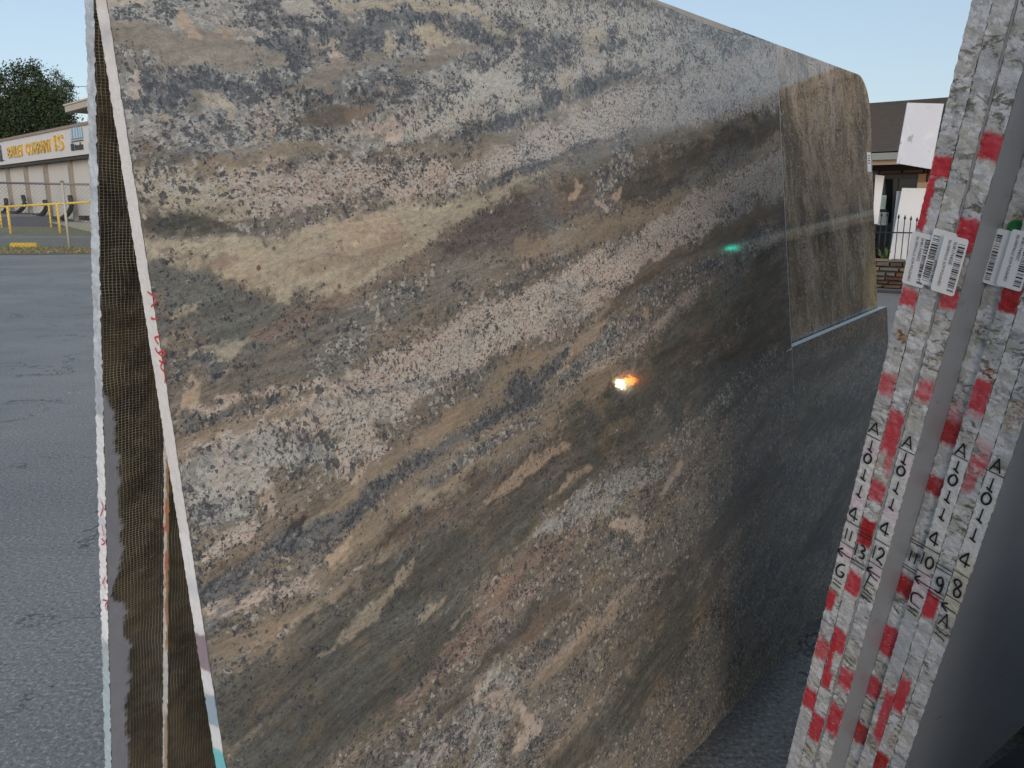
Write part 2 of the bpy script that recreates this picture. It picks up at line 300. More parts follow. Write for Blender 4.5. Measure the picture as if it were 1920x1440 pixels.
# ------------------------------------------------------------------ granite of the big front slab
GCOL = dict(TG=(130,123,113), BL=(138,141,140), DB=(104,107,110), PK=(178,163,151), CR=(171,162,141), OR=(172,151,130), GD=(84,85,79),
            BR=(98,89,80), LV=(168,161,157), GY=(116,112,105), WH=(176,174,166), TN=(136,124,108), RD=(140,120,109), BK=(50,48,50), CO=(172,160,138),
            DK=(80,77,71), PU=(98,89,88), GB=(106,109,105))
GTEX = dict(s=(.04,.05,.25,.6), c=(.62,.70,.5,.25), p=(.20,.75,.85,.10), d=(.04,.15,.40,.25), g=(.20,.22,.60,1.0), k=(.90,.35,.5,.25), m=(.38,.45,.65,.5), f=(.02,.12,.25,.15), w=(.42,.9,.7,.1))
GF = [  # colour, texture, softness, opacity, stroke (x, y, half width in pixels of the photograph; baked to slab coordinates below)
 ('BL','c',60,1,[(150,40,60),(500,30,90),(900,60,90),(1200,80,70),(1500,120,60)]),
 ('BL','c',50,1,[(180,200,70),(420,210,90),(700,200,90),(900,160,90),(1100,120,80)]),
 ('DB','k',40,.8,[(500,20,20),(640,60,30),(720,50,25),(800,30,25),(960,70,25)]),
 ('DB','k',25,.9,[(500,95,22),(560,110,28),(620,110,25),(680,95,25),(720,60,18)]),
 ('DB','k',30,.8,[(280,170,25),(400,160,30),(460,170,20),(600,190,25),(690,175,25),(760,150,20)]),
 ('DB','k',26,.7,[(900,150,20),(1000,110,22),(1080,90,25),(1200,60,20)]),
 ('DB','k',24,.7,[(860,60,14),(960,50,18),(1000,60,20)]),
 ('WH','w',24,.7,[(880,20,18),(960,15,20),(1060,30,22),(1160,40,26),(1240,55,26)]),
 ('WH','c',30,.5,[(1020,180,30),(1100,130,30),(1200,110,30),(1330,110,24)]),
 ('TG','s',10,1,[(180,55,26),(235,66,30),(320,88,28),(420,98,26),(500,116,14),(545,124,5)]),
 ('CR','f',8,.9,[(170,2,8),(230,3,9),(290,2,7)]),
 ('OR','f',8,.85,[(358,35,11),(362,62,18),(375,75,8)]),
 ('OR','f',8,.8,[(424,66,6),(430,72,9)]), ('WH','d',10,.8,[(560,22,10),(600,30,14),(580,14,10)]),
 ('PK','f',6,.8,[(632,108,5),(642,122,9)]), ('CR','f',8,.8,[(620,90,8),(612,100,8)]),
 ('TG','s',7,1,[(535,184,7),(575,176,16),(625,158,18),(670,136,15),(695,118,6),(740,115,10),(790,112,13),(830,100,9),(880,85,5),(990,50,3)]),
 ('CR','f',10,.75,[(396,176,10),(415,190,14),(440,215,8)]), ('GY','s',12,.8,[(380,190,18),(395,205,10)]),
 ('OR','f',8,.6,[(325,225,9),(340,232,10)]), ('PK','f',12,.6,[(245,160,18),(260,180,12)]),
 ('OR','f',5,.8,[(522,248,5),(528,258,5),(515,265,4)]),
 ('BR','s',16,.8,[(550,245,10),(600,232,14),(660,222,12),(700,210,6)]),
 ('OR','f',6,.85,[(730,14,8),(738,22,9)]), ('CR','f',8,.8,[(640,12,14),(770,8,14),(850,8,20),(880,18,14)]),
 ('CO','f',7,.9,[(790,70,9),(815,66,12),(835,82,8),(800,80,12)]), ('CO','f',7,.85,[(728,70,5),(738,92,7)]),
 ('CR','f',7,.8,[(905,42,6),(925,45,10),(935,52,7)]), ('PK','f',8,.8,[(962,70,8),(968,90,6)]),
 ('WH','d',8,.85,[(965,110,13),(955,135,17),(940,160,22),(962,180,20),(945,205,12),(900,150,14),(880,135,9)]),
 ('CO','f',6,.8,[(1048,140,7),(1052,152,6)]), ('CR','f',10,.7,[(1110,90,16),(1125,60,12),(1090,75,10)]),
 ('WH','w',26,.8,[(780,240,20),(850,220,28),(890,190,25)]),
 ('PK','f',7,.95,[(700,250,13),(725,252,22),(735,268,14)]),
 ('TG','s',12,.8,[(780,285,14),(830,300,14),(860,285,10)]),
 ('TN','d',14,.95,[(380,318,12),(430,308,16),(490,298,20),(550,290,12),(600,284,6)]),
 ('DB','k',12,.7,[(270,300,10),(330,296,8),(380,286,5)]), ('DB','k',8,.95,[(328,342,3),(345,336,6),(370,328,5)]),
 ('CR','c',40,.9,[(240,350,40),(400,360,35),(500,350,30)]),
 ('PK','p',36,.95,[(430,380,32),(540,365,40),(640,345,36),(740,345,38),(820,330,20)]),
 ('CR','m',20,.7,[(300,385,22),(360,395,20),(440,400,16)]),
 ('GD','g',14,.85,[(270,432,14),(320,432,20),(380,438,16),(430,446,9)]),
 ('CR','d',24,1,[(250,470,15),(340,472,20),(430,480,40),(520,510,55),(620,500,60),(700,465,55),(780,430,40),(860,395,24),(910,372,14),(1000,340,12),(1060,310,8)]),
 ('CO','d',30,.8,[(440,510,24),(520,525,34),(600,510,34),(650,480,20)]),
 ('OR','d',24,.6,[(640,460,24),(700,440,30),(740,430,20)]), ('RD','d',20,.5,[(600,520,20),(680,490,18),(760,450,12)]),
 ('RD','f',12,.8,[(415,508,8),(440,498,7)]),
 ('GB','g',22,.95,[(260,520,16),(310,520,24),(350,560,36),(410,600,40),(470,640,40),(520,690,30)]),
 ('GB','g',18,.85,[(380,560,30),(440,560,26),(470,600,30)]),
 ('DB','k',14,.8,[(305,600,14),(325,630,14),(320,655,8)]),
 ('CR','f',7,.75,[(345,610,3),(358,585,9),(372,575,6)]), ('CR','d',8,.7,[(375,675,5),(420,670,9),(455,656,10),(480,640,6)]),
 ('DB','k',12,.95,[(385,695,14),(405,705,18),(400,725,10)]), ('WH','m',10,.5,[(425,700,5),(415,740,10)]),
 ('RD','g',16,.7,[(490,640,14),(580,600,18),(660,575,16),(740,520,14),(830,470,12),(880,435,8)]),
 ('GY','g',30,.95,[(300,790,16),(420,760,24),(480,710,34),(570,690,50),(660,630,55),(760,570,50),(860,500,44),(950,450,40),(1030,400,24)]),
 ('GB','w',30,.6,[(600,700,24),(680,620,34),(730,570,30),(800,520,20)]),
 ('PU','g',22,.85,[(860,470,20),(920,440,34),(1000,420,36),(1080,360,26),(1130,330,12)]), ('BR','g',22,.6,[(1000,370,24),(1080,340,24),(1000,440,20)]),
 ('TN','d',16,.9,[(980,465,14),(1060,455,20),(1130,430,22),(1220,395,18),(1300,345,20),(1380,300,18),(1470,255,14)]),
 ('TG','s',12,1,[(860,318,8),(905,300,12),(950,268,14),(1010,248,15),(1050,215,14),(1090,180,12),(1130,163,10),(1200,150,7),(1300,135,4)]),
 ('DB','k',12,.85,[(840,268,8),(900,244,10),(960,228,10),(1030,200,12),(1080,165,12),(1150,135,12),(1200,125,8)]),
 ('LV','p',18,1,[(850,345,12),(920,325,22),(990,290,30),(1060,250,30),(1130,220,40),(1230,200,48),(1340,185,48),(1470,150,50)]),
 ('WH','p',16,.5,[(1080,230,16),(1200,190,26),(1320,170,26)]),
 ('DB','k',10,.85,[(910,360,8),(960,335,7),(1010,315,9),(1060,290,7),(1120,262,8),(1180,245,5)]),
 ('GY','s',20,.9,[(1040,325,14),(1120,290,20),(1200,262,12),(1300,250,16),(1400,240,14),(1470,215,14)]),
 ('DB','c',16,.8,[(1165,270,12),(1170,300,16),(1140,330,14),(1120,370,12),(1150,390,12)]),
 ('DK','g',24,.9,[(1180,355,24),(1250,320,34),(1320,290,28),(1400,255,20),(1470,215,18)]), ('GB','g',18,.6,[(1290,350,18),(1350,310,20),(1400,280,16)]),
 ('OR','f',4,.9,[(1078,338,3),(1081,355,7),(1076,372,5)]), ('OR','f',4,.85,[(1162,340,3),(1160,352,6),(1150,366,6)]), ('PK','f',5,.8,[(1118,372,6),(1135,385,6)]), ('TN','f',5,.8,[(1152,395,3),(1154,415,3)]),
 ('TN','s',14,.7,[(1080,418,8),(1110,408,12)]),
 # long pink crackle band
 ('PK','p',20,1,[(300,870,14),(370,850,18),(450,830,24),(540,800,34),(640,770,44),(720,730,50),(810,690,52),(900,640,50),(990,600,48),(1070,560,46),(1140,505,44),(1220,460,40),(1290,415,38),(1370,365,36),(1470,320,38)]),
 ('WH','p',22,.5,[(640,800,30),(720,760,30),(820,690,30),(930,640,30),(1050,560,24)]),
 ('DB','c',14,.7,[(1050,570,10),(1070,545,16),(1110,540,12)]), ('DB','c',14,.6,[(1140,470,10),(1180,440,12)]), ('DB','c',12,.6,[(1360,400,12),(1400,370,18),(1440,360,12)]),
 ('DB','c',14,.6,[(1050,605,12),(1080,590,16)]), ('DB','c',14,.6,[(560,790,10),(600,770,10),(820,720,14),(870,700,12)]),
 ('PK','m',9,.95,[(350,790,7),(400,775,9),(450,752,9),(500,745,6),(560,735,9),(620,722,8),(690,705,9),(760,680,10)]),
 ('OR','f',6,.95,[(356,732,6),(362,750,11),(352,775,11),(342,795,7)]),
 ('DB','k',10,.7,[(330,810,8),(390,800,8),(440,780,7),(520,765,6)]),
 ('TN','s',14,.85,[(330,850,8),(420,815,10),(500,800,10),(570,775,8)]),
 ('BL','c',26,.9,[(340,900,30),(420,890,36),(520,860,34),(600,850,28)]), ('WH','w',24,.7,[(380,920,26),(460,900,26),(540,870,22)]),
 ('PK','p',10,.95,[(640,880,14),(650,850,20),(690,830,26),(720,850,12),(660,905,9)]), ('PK','f',10,.8,[(490,945,12),(500,925,8),(510,955,10)]), ('OR','d',10,.7,[(655,905,8),(680,885,8)]),
 ('PK','p',12,.85,[(430,1000,18),(460,985,18),(400,1020,14)]),
 ('BL','c',20,.9,[(350,960,20),(400,950,20),(450,950,14)]),
 ('BR','s',12,.8,[(400,1060,10),(480,1035,12),(540,990,10),(600,950,16),(660,925,14)]),
 ('TN','s',9,1,[(560,985,5),(640,935,11),(700,885,14),(760,845,14),(820,800,15),(880,760,15),(930,720,14),(960,690,10)]),
 ('DB','k',14,.9,[(380,1120,16),(440,1075,20),(500,1030,20),(570,1000,22),(650,970,22),(700,920,16),(760,885,14),(830,835,16),(900,800,16),(960,770,16),(1000,745,18)]),
 ('BK','k',5,.85,[(555,985,6),(570,975,9),(580,990,5)]),
 ('TN','s',5,1,[(945,705,6),(975,680,16),(1015,678,20),(1050,672,22),(1080,655,16),(1105,625,12),(1130,592,13),(1140,566,6)]),
 ('BR','s',10,.95,[(1130,590,8),(1160,562,9),(1185,530,10),(1220,500,14),(1270,480,16),(1320,470,18),(1370,445,18),(1410,425,12)]),
 ('BR','s',12,.8,[(1380,430,12),(1420,400,16),(1460,400,14)]),
 ('DB','k',10,.9,[(950,735,14),(985,725,18),(1020,710,14),(1050,690,10),(1062,655,5)]), ('DB','c',10,.8,[(1060,710,14),(1100,690,14),(1130,650,20),(1180,610,16),(1210,590,10)]),
 ('PK','m',12,.6,[(1060,745,12),(1120,700,12),(1200,640,12),(1280,570,12),(1360,500,12),(1450,440,12)]),
 ('DB','c',14,.7,[(1210,545,16),(1240,545,16),(1230,570,12)]), ('DB','c',16,.7,[(1300,530,16),(1360,490,16),(1420,450,16)]), ('OR','f',4,.7,[(1205,575,4),(1210,590,4)]), ('OR','f',4,.8,[(1070,660,3),(1062,690,3),(1055,705,3)]),
 ('TN','d',20,.7,[(560,1095,10),(620,1050,16),(680,1000,22),(740,960,26),(800,920,28),(860,880,30),(920,840,28),(990,800,22),(1060,760,20),(1120,730,24),(1170,715,20),(1190,690,8)]),
 ('CO','d',18,.45,[(770,950,14),(840,910,16),(890,860,16),(950,820,12)]),
 ('TN','s',16,.9,[(1120,740,22),(1160,715,24)]),
 ('DB','c',12,.8,[(800,905,8),(850,870,8),(900,850,14),(960,815,12),(1010,790,10)]),
 ('OR','f',6,.85,[(610,1040,6),(630,1025,12),(650,1015,9)]), ('PK','f',5,.9,[(540,1075,5),(555,1078,9)]), ('PK','m',14,.8,[(385,1150,16),(450,1135,16),(520,1100,16),(580,1080,12)]),
 ('DB','k',12,.85,[(390,1110,12),(430,1100,10),(480,1100,8),(380,1175,8),(420,1170,8)]),
 ('TN','s',14,.9,[(400,1215,14),(480,1195,18),(560,1150,14),(620,1110,14),(690,1060,13),(740,1010,10),(760,985,5)]),
 ('OR','d',10,.5,[(420,1240,5),(480,1210,6),(560,1160,6),(640,1110,6),(700,1060,5)]),
 ('GD','g',40,1,[(430,1320,60),(520,1280,80),(640,1200,80),(740,1110,80),(840,1060,70),(940,1000,60),(1040,920,50),(1120,850,40)]),
 ('GD','g',50,1,[(500,1420,90),(620,1340,90),(740,1260,80),(850,1170,60)]),
 ('BR','g',36,.9,[(760,1000,30),(840,950,30),(900,930,30),(980,900,34),(1060,850,34),(1140,790,34),(1230,720,34),(1320,640,30)]),
 ('GD','g',40,.9,[(1100,800,34),(1200,740,40),(1300,620,50),(1380,560,46),(1440,520,40),(1440,640,50),(1300,740,50)]), ('GB','g',24,.6,[(1340,520,20),(1390,500,24),(1360,560,20)]),
 ('CO','d',12,.6,[(595,1225,3),(625,1200,8),(655,1170,13),(690,1140,17),(715,1112,13),(750,1080,10),(775,1050,7),(790,1030,4)]),
 ('CO','d',10,.5,[(780,1160,4),(800,1145,8),(820,1128,6)]), ('OR','d',10,.7,[(905,955,4),(940,930,10),(980,900,14),(1020,865,14),(1060,838,6)]), ('OR','d',10,.6,[(1030,940,3),(1070,905,6),(1110,880,5)]),
 ('RD','g',16,.8,[(900,1130,10),(960,1080,14),(1030,1030,12),(880,1180,14),(820,1240,12)]), ('PK','g',6,.6,[(840,1180,3),(900,1120,4),(960,1060,4)]),
 ('RD','m',18,.7,[(760,1320,8),(830,1260,12),(900,1200,14),(960,1150,16),(1020,1090,18),(1060,1030,14),(1100,980,10)]),
 ('BL','c',24,.9,[(1040,990,26),(1130,940,30),(1180,900,26),(1230,880,20)]), ('PK','d',7,.9,[(1150,985,8),(1180,985,13),(1200,1010,10),(1205,975,6)]), ('PK','d',6,.8,[(1240,930,5),(1260,900,8),(1275,870,6)]),
 ('DB','c',10,.8,[(1150,1020,8),(1165,1035,10)]), ('OR','f',4,.8,[(1052,1010,4),(1056,1000,5)]),
 ('GY','m',36,.8,[(700,1440,20),(820,1400,40),(920,1320,50),(1020,1240,50),(1120,1160,40),(1200,1080,40),(1290,1000,34),(1380,920,30),(1450,840,24)]),
 ('BL','c',22,.8,[(770,1440,30),(860,1380,30),(950,1290,24),(900,1440,40)]),
 ('TN','s',10,.9,[(1000,1290,8),(1060,1230,18),(1100,1190,20),(1140,1150,12)]), ('BR','s',14,.9,[(930,1230,16),(1000,1180,20),(1060,1130,14)]), ('OR','s',9,.6,[(1110,1220,5),(1130,1180,9),(1150,1150,10)]),
 ('WH','d',7,.8,[(905,1300,10),(925,1270,15),(935,1245,8)]), ('PK','d',9,.85,[(980,1400,14),(1000,1370,16),(985,1350,8),(890,1290,8)]), ('OR','f',7,.7,[(1040,1400,7),(1050,1390,8)]),
 ('GD','g',40,.9,[(1060,1440,40),(1160,1340,50),(1240,1240,50),(1280,1140,40)]),
 ('GD','g',34,.7,[(1180,820,34),(1260,800,40),(1360,720,50)]),
 ('GY','c',20,.7,[(1240,860,18),(1300,800,20),(1360,740,18),(1450,660,18)]),
 ('PK','m',16,.45,[(800,1420,14),(920,1330,16),(1020,1250,14),(1120,1160,12),(1200,1080,12)]), ('DK','g',26,.6,[(1150,1250,26),(1250,1120,26),(1350,1000,26),(1450,880,24)]), ('DK','g',20,.6,[(840,1330,14),(930,1240,14),(1000,1150,12)]),
 ('GY','m',20,.7,[(1380,1100,20),(1440,1010,24),(1500,930,24),(1560,850,20),(1620,760,20)]), ('TN','m',12,.5,[(1280,940,12),(1350,880,12),(1430,800,12)]),
 ('BR','s',14,.9,[(1320,1140,12),(1335,1100,16),(1350,1070,10)]), ('BR','s',10,.8,[(1400,830,8),(1425,800,12),(1440,780,8)]),
 ('GY','d',5,.95,[(1400,1180,6),(1408,1165,8),(1412,1210,6)]), ('GY','d',6,.95,[(1360,1270,8),(1362,1240,9),(1370,1220,7)]), ('GY','m',8,.8,[(1300,1360,14),(1330,1320,14)]),
 ('GD','g',20,.8,[(1540,1000,30),(1600,900,30),(1640,760,20),(1520,800,30)]), ('TN','g',10,.6,[(1500,760,8),(1540,720,8),(1600,670,8),(1650,620,8)]), ('BR','g',12,.6,[(1500,700,14),(1560,680,14),(1620,640,10)]),
]
def uv_of(x, y):
    q = on_plane(x, y, P0, n1) - P0; return q @ d, q @ up
def px_scale(x, y):
    a = np.array(uv_of(x, y)); return a
def bake_strokes():
    # every stroke becomes capsules on the slab in metres; half widths are measured across the band (near vertical on the slab)
    out = []
    for c, t, soft, op, pts in GF:
        seg = []
        for x, y, r in pts:
            u0, v0 = uv_of(x, y); _, v1 = uv_of(x, y - 2.0); m = abs(v1 - v0) / 2.0
            u1, _ = uv_of(x + 2.0, y); mu = abs(u1 - u0) / 2
            seg.append((u0, v0, r * m, r * mu))
        x, y, r = pts[len(pts) // 2]; _, v1 = uv_of(x, y - 2); m = abs(v1 - uv_of(x, y)[1]) / 2
        out.append((c, t, soft * m, op, seg))
    return out
def granite_fields(U, V):
    n = U.size; shp = U.shape; U = U.ravel(); V = V.ravel()
    ca, sa = math.cos(R(12)), math.sin(R(12))
    a = U * ca + V * sa; b = -U * sa + V * ca
    wob = fbm(3, a * 1.7, b * 3.1, 3) * .03
    wu = U + fbm(21, a * 11, b * 24, 4) * .034 + fbm(31, a * 60, b * 80, 2) * .010
    wv = V + wob * .4 + fbm(41, a * 10, b * 22, 4) * .022 + fbm(51, a * 60, b * 100, 2) * .008
    col = np.zeros((n, 3)); col[:] = lin(GCOL['GY']); tex = np.zeros((n, 4)); tex[:] = GTEX['m']
    # broad drift of the ground mass between bands
    s = fbm(61, a * 3, b * 16, 4); k = np.clip(.5 + s * 1.6, 0, 1)[:, None]
    col = col * (1 - k) + np.array(lin(GCOL['TN'])) * k * .8 + np.array(lin(GCOL['GD'])) * k * .2
    edge = fbm(71, a * 30, b * 60, 4) + .7 * fbm(75, a * 110, b * 130, 2)
    for c, t, soft, op, seg in bake_strokes():
        us = [q[0] for q in seg]; vv = [q[1] for q in seg]; mr = max(max(q[2], q[3]) for q in seg) + soft + .05
        idx = np.where((wu > min(us) - mr) & (wu < max(us) + mr) & (wv > min(vv) - mr) & (wv < max(vv) + mr))[0]
        if not len(idx): continue
        pu, pv = wu[idx], wv[idx]; best = np.full(len(idx), -1e9)
        segs = list(zip(seg, seg[1:])) if len(seg) > 1 else [(seg[0], seg[0])]
        for A, B in segs:
            asp = max(.2, (A[2] + B[2]) / (A[3] + B[3] + 1e-9))
            asp = min(asp, 1.0)
            du, dv = (B[0] - A[0]) * asp, B[1] - A[1]; L2 = du * du + dv * dv + 1e-12
            tt = np.clip((((pu - A[0]) * asp) * du + (pv - A[1]) * dv) / L2, 0, 1)
            dist = np.hypot((pu - A[0]) * asp - tt * du, pv - A[1] - tt * dv)
            rr = A[2] + (B[2] - A[2]) * tt
            best = np.maximum(best, rr - dist)
        sf = max(soft * .85, .004)
        m = np.clip(.5 + (best + edge[idx] * sf * .9) / sf, 0, 1); m = (m * m * (3 - 2 * m) * min(op, .93))[:, None]
        col[idx] = col[idx] * (1 - m) + np.array(lin(GCOL[c])) * m
        tex[idx] = tex[idx] * (1 - m) + np.array(GTEX[t]) * m
    # wisps of darker and paler matter drawn out along the bands
    w3 = fbm(191, a * 7 + b * 3, b * 95 + fbm(195, a * 9, b * 14, 2) * 1.5, 3, .65)[:, None]
    w1 = fbm(161, a * 3.0, b * 40 + fbm(165, a * 5, b * 8, 2) * 1.2, 4, .65)[:, None]; w2 = fbm(171, a * 2.2, b * 15 + fbm(175, a * 4, b * 6, 2), 4, .6)[:, None]
    wf = (.35 + .65 * tex[:, 3:4])
    col = col * (1 + .42 * np.clip(w1, -.8, .8) * wf) * (1 + .24 * w2) * (1 + .22 * w3 * wf)
    tex[:, 0:1] = np.clip(tex[:, 0:1] + np.clip(fbm(181, a * 5, b * 14, 3)[:, None] - .12, 0, 1) * .5, 0, 1)
    lum = col.mean(1, keepdims=True); col = (lum + (col - lum) * .80) * np.array([1.0, .998, .985])
    flow = np.stack([a + fbm(81, a * 6, b * 6, 3) * .015, b + fbm(91, a * 5, b * 9, 3) * .02 + wob, np.zeros(n)], 1)
    return col.reshape(*shp, 3), tex.reshape(*shp, 4), flow.reshape(*shp, 3)

def granite_material():
    k = NT('granite'); base = k.attr('gcol'); tx = k.sep(k.attr('gtex')); fl = k.attr('gflow', 'Vector')
    st = k.attr('gst', 'Fac')
    tr, tg_, tb = tx[0], tx[1], tx[2]
    v1 = k.stretch(fl, .62, 1, 1); v2 = k.stretch(fl, .8, 1, 1, loc=(5.3, 2.1, 0))
    # brightness streaks along the flow
    s1 = k.noise(k.stretch(fl, 9, 90, 1), 1, 5, .62); s2 = k.noise(k.stretch(fl, 30, 260, 1), 1, 3, .6)
    s = k.math('ADD', k.math('MULTIPLY', s1, .6), k.math('MULTIPLY', s2, .4))
    sf = k.math('ADD', 1.0, k.math('MULTIPLY', k.math('SUBTRACT', s, .5), k.math('MULTIPLY', st, 1.7)))
    c = k.n('ShaderNodeVectorMath', operation='SCALE'); k.l(base, c.inputs[0]); k.l(sf, c.inputs['Scale']); c = c.outputs[0]
    # soft hue drift
    hu = k.noise(v1, 14, 4, .6)
    c = k.mix(k.math('MULTIPLY', k.step(hu, .5, .75), .35), c, (.34, .25, .17))
    c = k.mix(k.math('MULTIPLY', k.step(hu, .5, .28), .30), c, (.17, .19, .19))
    # pale crystals: angular grains picked at random, denser where the rock is coarse
    wv_ = k.n('ShaderNodeVectorMath', operation='SCALE'); k.l(k.noise(fl, 90, 3, .7, 0, True), wv_.inputs[0]); wv_.inputs['Scale'].default_value = .011
    vv = k.n('ShaderNodeVectorMath', operation='ADD'); k.l(fl, vv.inputs[0]); k.l(wv_.outputs[0], vv.inputs[1]); vv = vv.outputs[0]
    A1 = k.sep(k.vor(vv, 145, 'F1', 'Color')); A2 = k.sep(k.vor(vv, 270, 'F1', 'Color')); A3 = k.sep(k.vor(vv, 420, 'F1', 'Color'))
    cl = k.noise(v1, 16, 4, .6); cl2 = k.noise(v2, 38, 4, .65)
    nB = k.noise(v2, 62, 5, .62, .15)
    T = k.math('MULTIPLY_ADD', tg_, -.26, .70)
    pale = k.math('MULTIPLY', k.step(nB, T, k.math('ADD', T, .05)), k.math('MULTIPLY_ADD', tg_, .65, .1))
    tq = k.math('MAXIMUM', k.math('SUBTRACT', tg_, .30), 0.0); pg = k.math('MULTIPLY', k.step(A1[2], k.math('MULTIPLY_ADD', tq, -.75, 1.0), k.math('MULTIPLY_ADD', tq, -.75, 1.06)), .7)
    pc = k.mix(k.step(k.noise(v2, 18, 3, .6), .42, .6), (.39, .395, .37), (.41, .365, .325))
    c = k.mix(k.math('MAXIMUM', pale, pg), c, pc)
    # dark blue-black grains in clusters
    am = k.math('MULTIPLY', tr, k.math('MULTIPLY_ADD', k.step(cl, .38, .62), .8, .2)); am = k.math('MULTIPLY', am, k.math('MULTIPLY_ADD', k.step(cl2, .40, .58), .75, .25))
    def pick(ch, f): t_ = k.math('MULTIPLY', am, f); return k.step(ch, t_, k.math('SUBTRACT', t_, .04))
    d1 = k.math('MAXIMUM', pick(A1[0], .62), k.math('MAXIMUM', pick(A2[0], .85), k.math('MULTIPLY', pick(A3[0], .8), .7)))
    nA = k.math('ADD', k.math('MULTIPLY', k.noise(v1, 85, 6, .72, .15), .68), k.math('MULTIPLY', cl, .32))
    T = k.math('MULTIPLY_ADD', tr, -.17, .675)
    dark = k.math('MAXIMUM', k.math('MULTIPLY', k.step(nA, T, k.math('ADD', T, .04)), .85), d1)
    dc = k.mix(A2[1], (.028, .032, .042), (.105, .113, .122))
    c = k.mix(k.math('MULTIPLY', dark, .86), c, dc)
    # crackle between crystals
    vw = k.n('ShaderNodeVectorMath', operation='ADD'); k.l(v1, vw.inputs[0])
    nz = k.n('ShaderNodeVectorMath', operation='SCALE'); k.l(k.noise(v1, 40, 3, .6, 0, True), nz.inputs[0]); nz.inputs['Scale'].default_value = .03; k.l(nz.outputs[0], vw.inputs[1])
    cr = k.vor(vw.outputs[0], 46, 'DISTANCE_TO_EDGE'); 
    crm = k.math('MULTIPLY', k.step(cr, .085, .02), k.step(k.noise(v2, 26, 4, .7), .46, .60))
    c = k.mix(k.math('MULTIPLY', crm, k.math('MULTIPLY', tb, .6)), c, (.06, .052, .062))
    # fine dark flecks
    nC = k.noise(k.stretch(fl, 1, 1, 1, .35, loc=(1.7, 9, 0)), 175, 4, .74, .1)
    T = k.math('MULTIPLY_ADD', tb, -.17, .69)
    c = k.mix(k.math('MULTIPLY', k.step(nC, T, k.math('ADD', T, .045)), .8), c, (.05, .042, .045))
    # garnet dots
    vd = k.vor(fl, 26); dsel = k.step(k.noise(fl, 9, 2, .5), .48, .56)
    c = k.mix(k.math('MULTIPLY', k.math('MULTIPLY', k.step(vd, .12, .07), dsel), k.math('MULTIPLY_ADD', tr, -1.0, .8)), c, (.085, .035, .03))
    # grain
    g = k.noise(fl, 520, 3, .75); g2 = k.noise(k.stretch(fl, .5, 1, 1), 160, 3, .7)
    gf = k.math('MAXIMUM', .25, k.math('ADD', -.22, k.math('ADD', k.math('MULTIPLY', g, 1.35), k.math('MULTIPLY', g2, 1.18))))
    o = k.n('ShaderNodeVectorMath', operation='SCALE'); k.l(c, o.inputs[0]); k.l(gf, o.inputs['Scale'])
    rg = k.math('MULTIPLY_ADD', k.noise(fl, 3, 4, .6), .05, .035)
    m = k.fin(o.outputs[0], rg, 0, .5)
    h = k.noise(fl, 45, 3, .6); k.bump(h, .04, .002)
    m.node_tree.nodes['Principled BSDF'].inputs['Specular IOR Level'].default_value = .38
    return m
GRAN = granite_material()
GRAN_B = GRAN.copy(); GRAN_B.name = 'granite_high_polish'; _b = GRAN_B.node_tree.nodes['Principled BSDF']; _b.inputs['Specular IOR Level'].default_value = .7
for l_ in list(_b.inputs['Roughness'].links): GRAN_B.node_tree.links.remove(l_)
_b.inputs['Roughness'].default_value = .045

M_SAWN = None
def sawn_material(name, c1, c2, dirt=.5):
    k = NT(name); v = k.obj()
    a = k.noise(v, 26, 5, .65); b = k.noise(v, 190, 4, .7); p = k.attr('paint')
    c = k.mix(k.step(a, .38, .66), c1, c2)
    c = k.mix(k.math('MULTIPLY', k.step(b, .58, .70), dirt), c, (.30, .29, .28))
    c = k.mix(k.attr('paint', 'Alpha'), c, p)
    k.bump(b, .5, .004)
    return k.fin(c, .75, 0, .3)
M_SAWN = sawn_material('sawn_granite_edge', (.74, .70, .66), (.62, .60, .57), .35)
M_SAWN2 = sawn_material('sawn_slab_back_edge', (.58, .63, .68), (.40, .43, .46), .7)

def edge_strip(name, Pf, L, wdt, nL, nW, mat, parent, paint=None, jit=.0012, seed=0, vis_jit=.002):
    """a sawn edge face: Pf(s, t) gives the point; s along 0..L, t across 0..wdt; slightly chipped borders"""
    s = np.linspace(0, L, nL); t = np.linspace(0, 1, nW); Sg, Tg = np.meshgrid(s, t, indexing='ij')
    j = fbm(seed + 5, Sg * 150, Tg * 3, 3); e = np.abs(Tg * 2 - 1) ** 3
    Tj = Tg + (Tg - .5) * 2 * e * fbm(seed + 9, Sg * 190, (Tg > .5) * 7.3, 3) * vis_jit / wdt
    P = Pf(Sg, Tj * wdt, j * jit)
    o = grid_mesh(name, P, mat, parent)
    col = np.zeros((nL, nW, 4))
    if paint: paint(Sg, Tg, col)
    a = o.data.attributes.new('paint', 'FLOAT_COLOR', 'POINT'); a.data.foreach_set('color', col.reshape(-1).astype('f'))
    return o
def paint_over(col, rgb, m):
    m = np.clip(m, 0, 1); a0 = col[..., 3]; a1 = a0 + m * (1 - a0)
    for i in range(3): col[..., i] = np.where(a1 > 1e-6, (rgb[i] * m + col[..., i] * a0 * (1 - m)) / np.maximum(a1, 1e-6), 0)
    col[..., 3] = a1

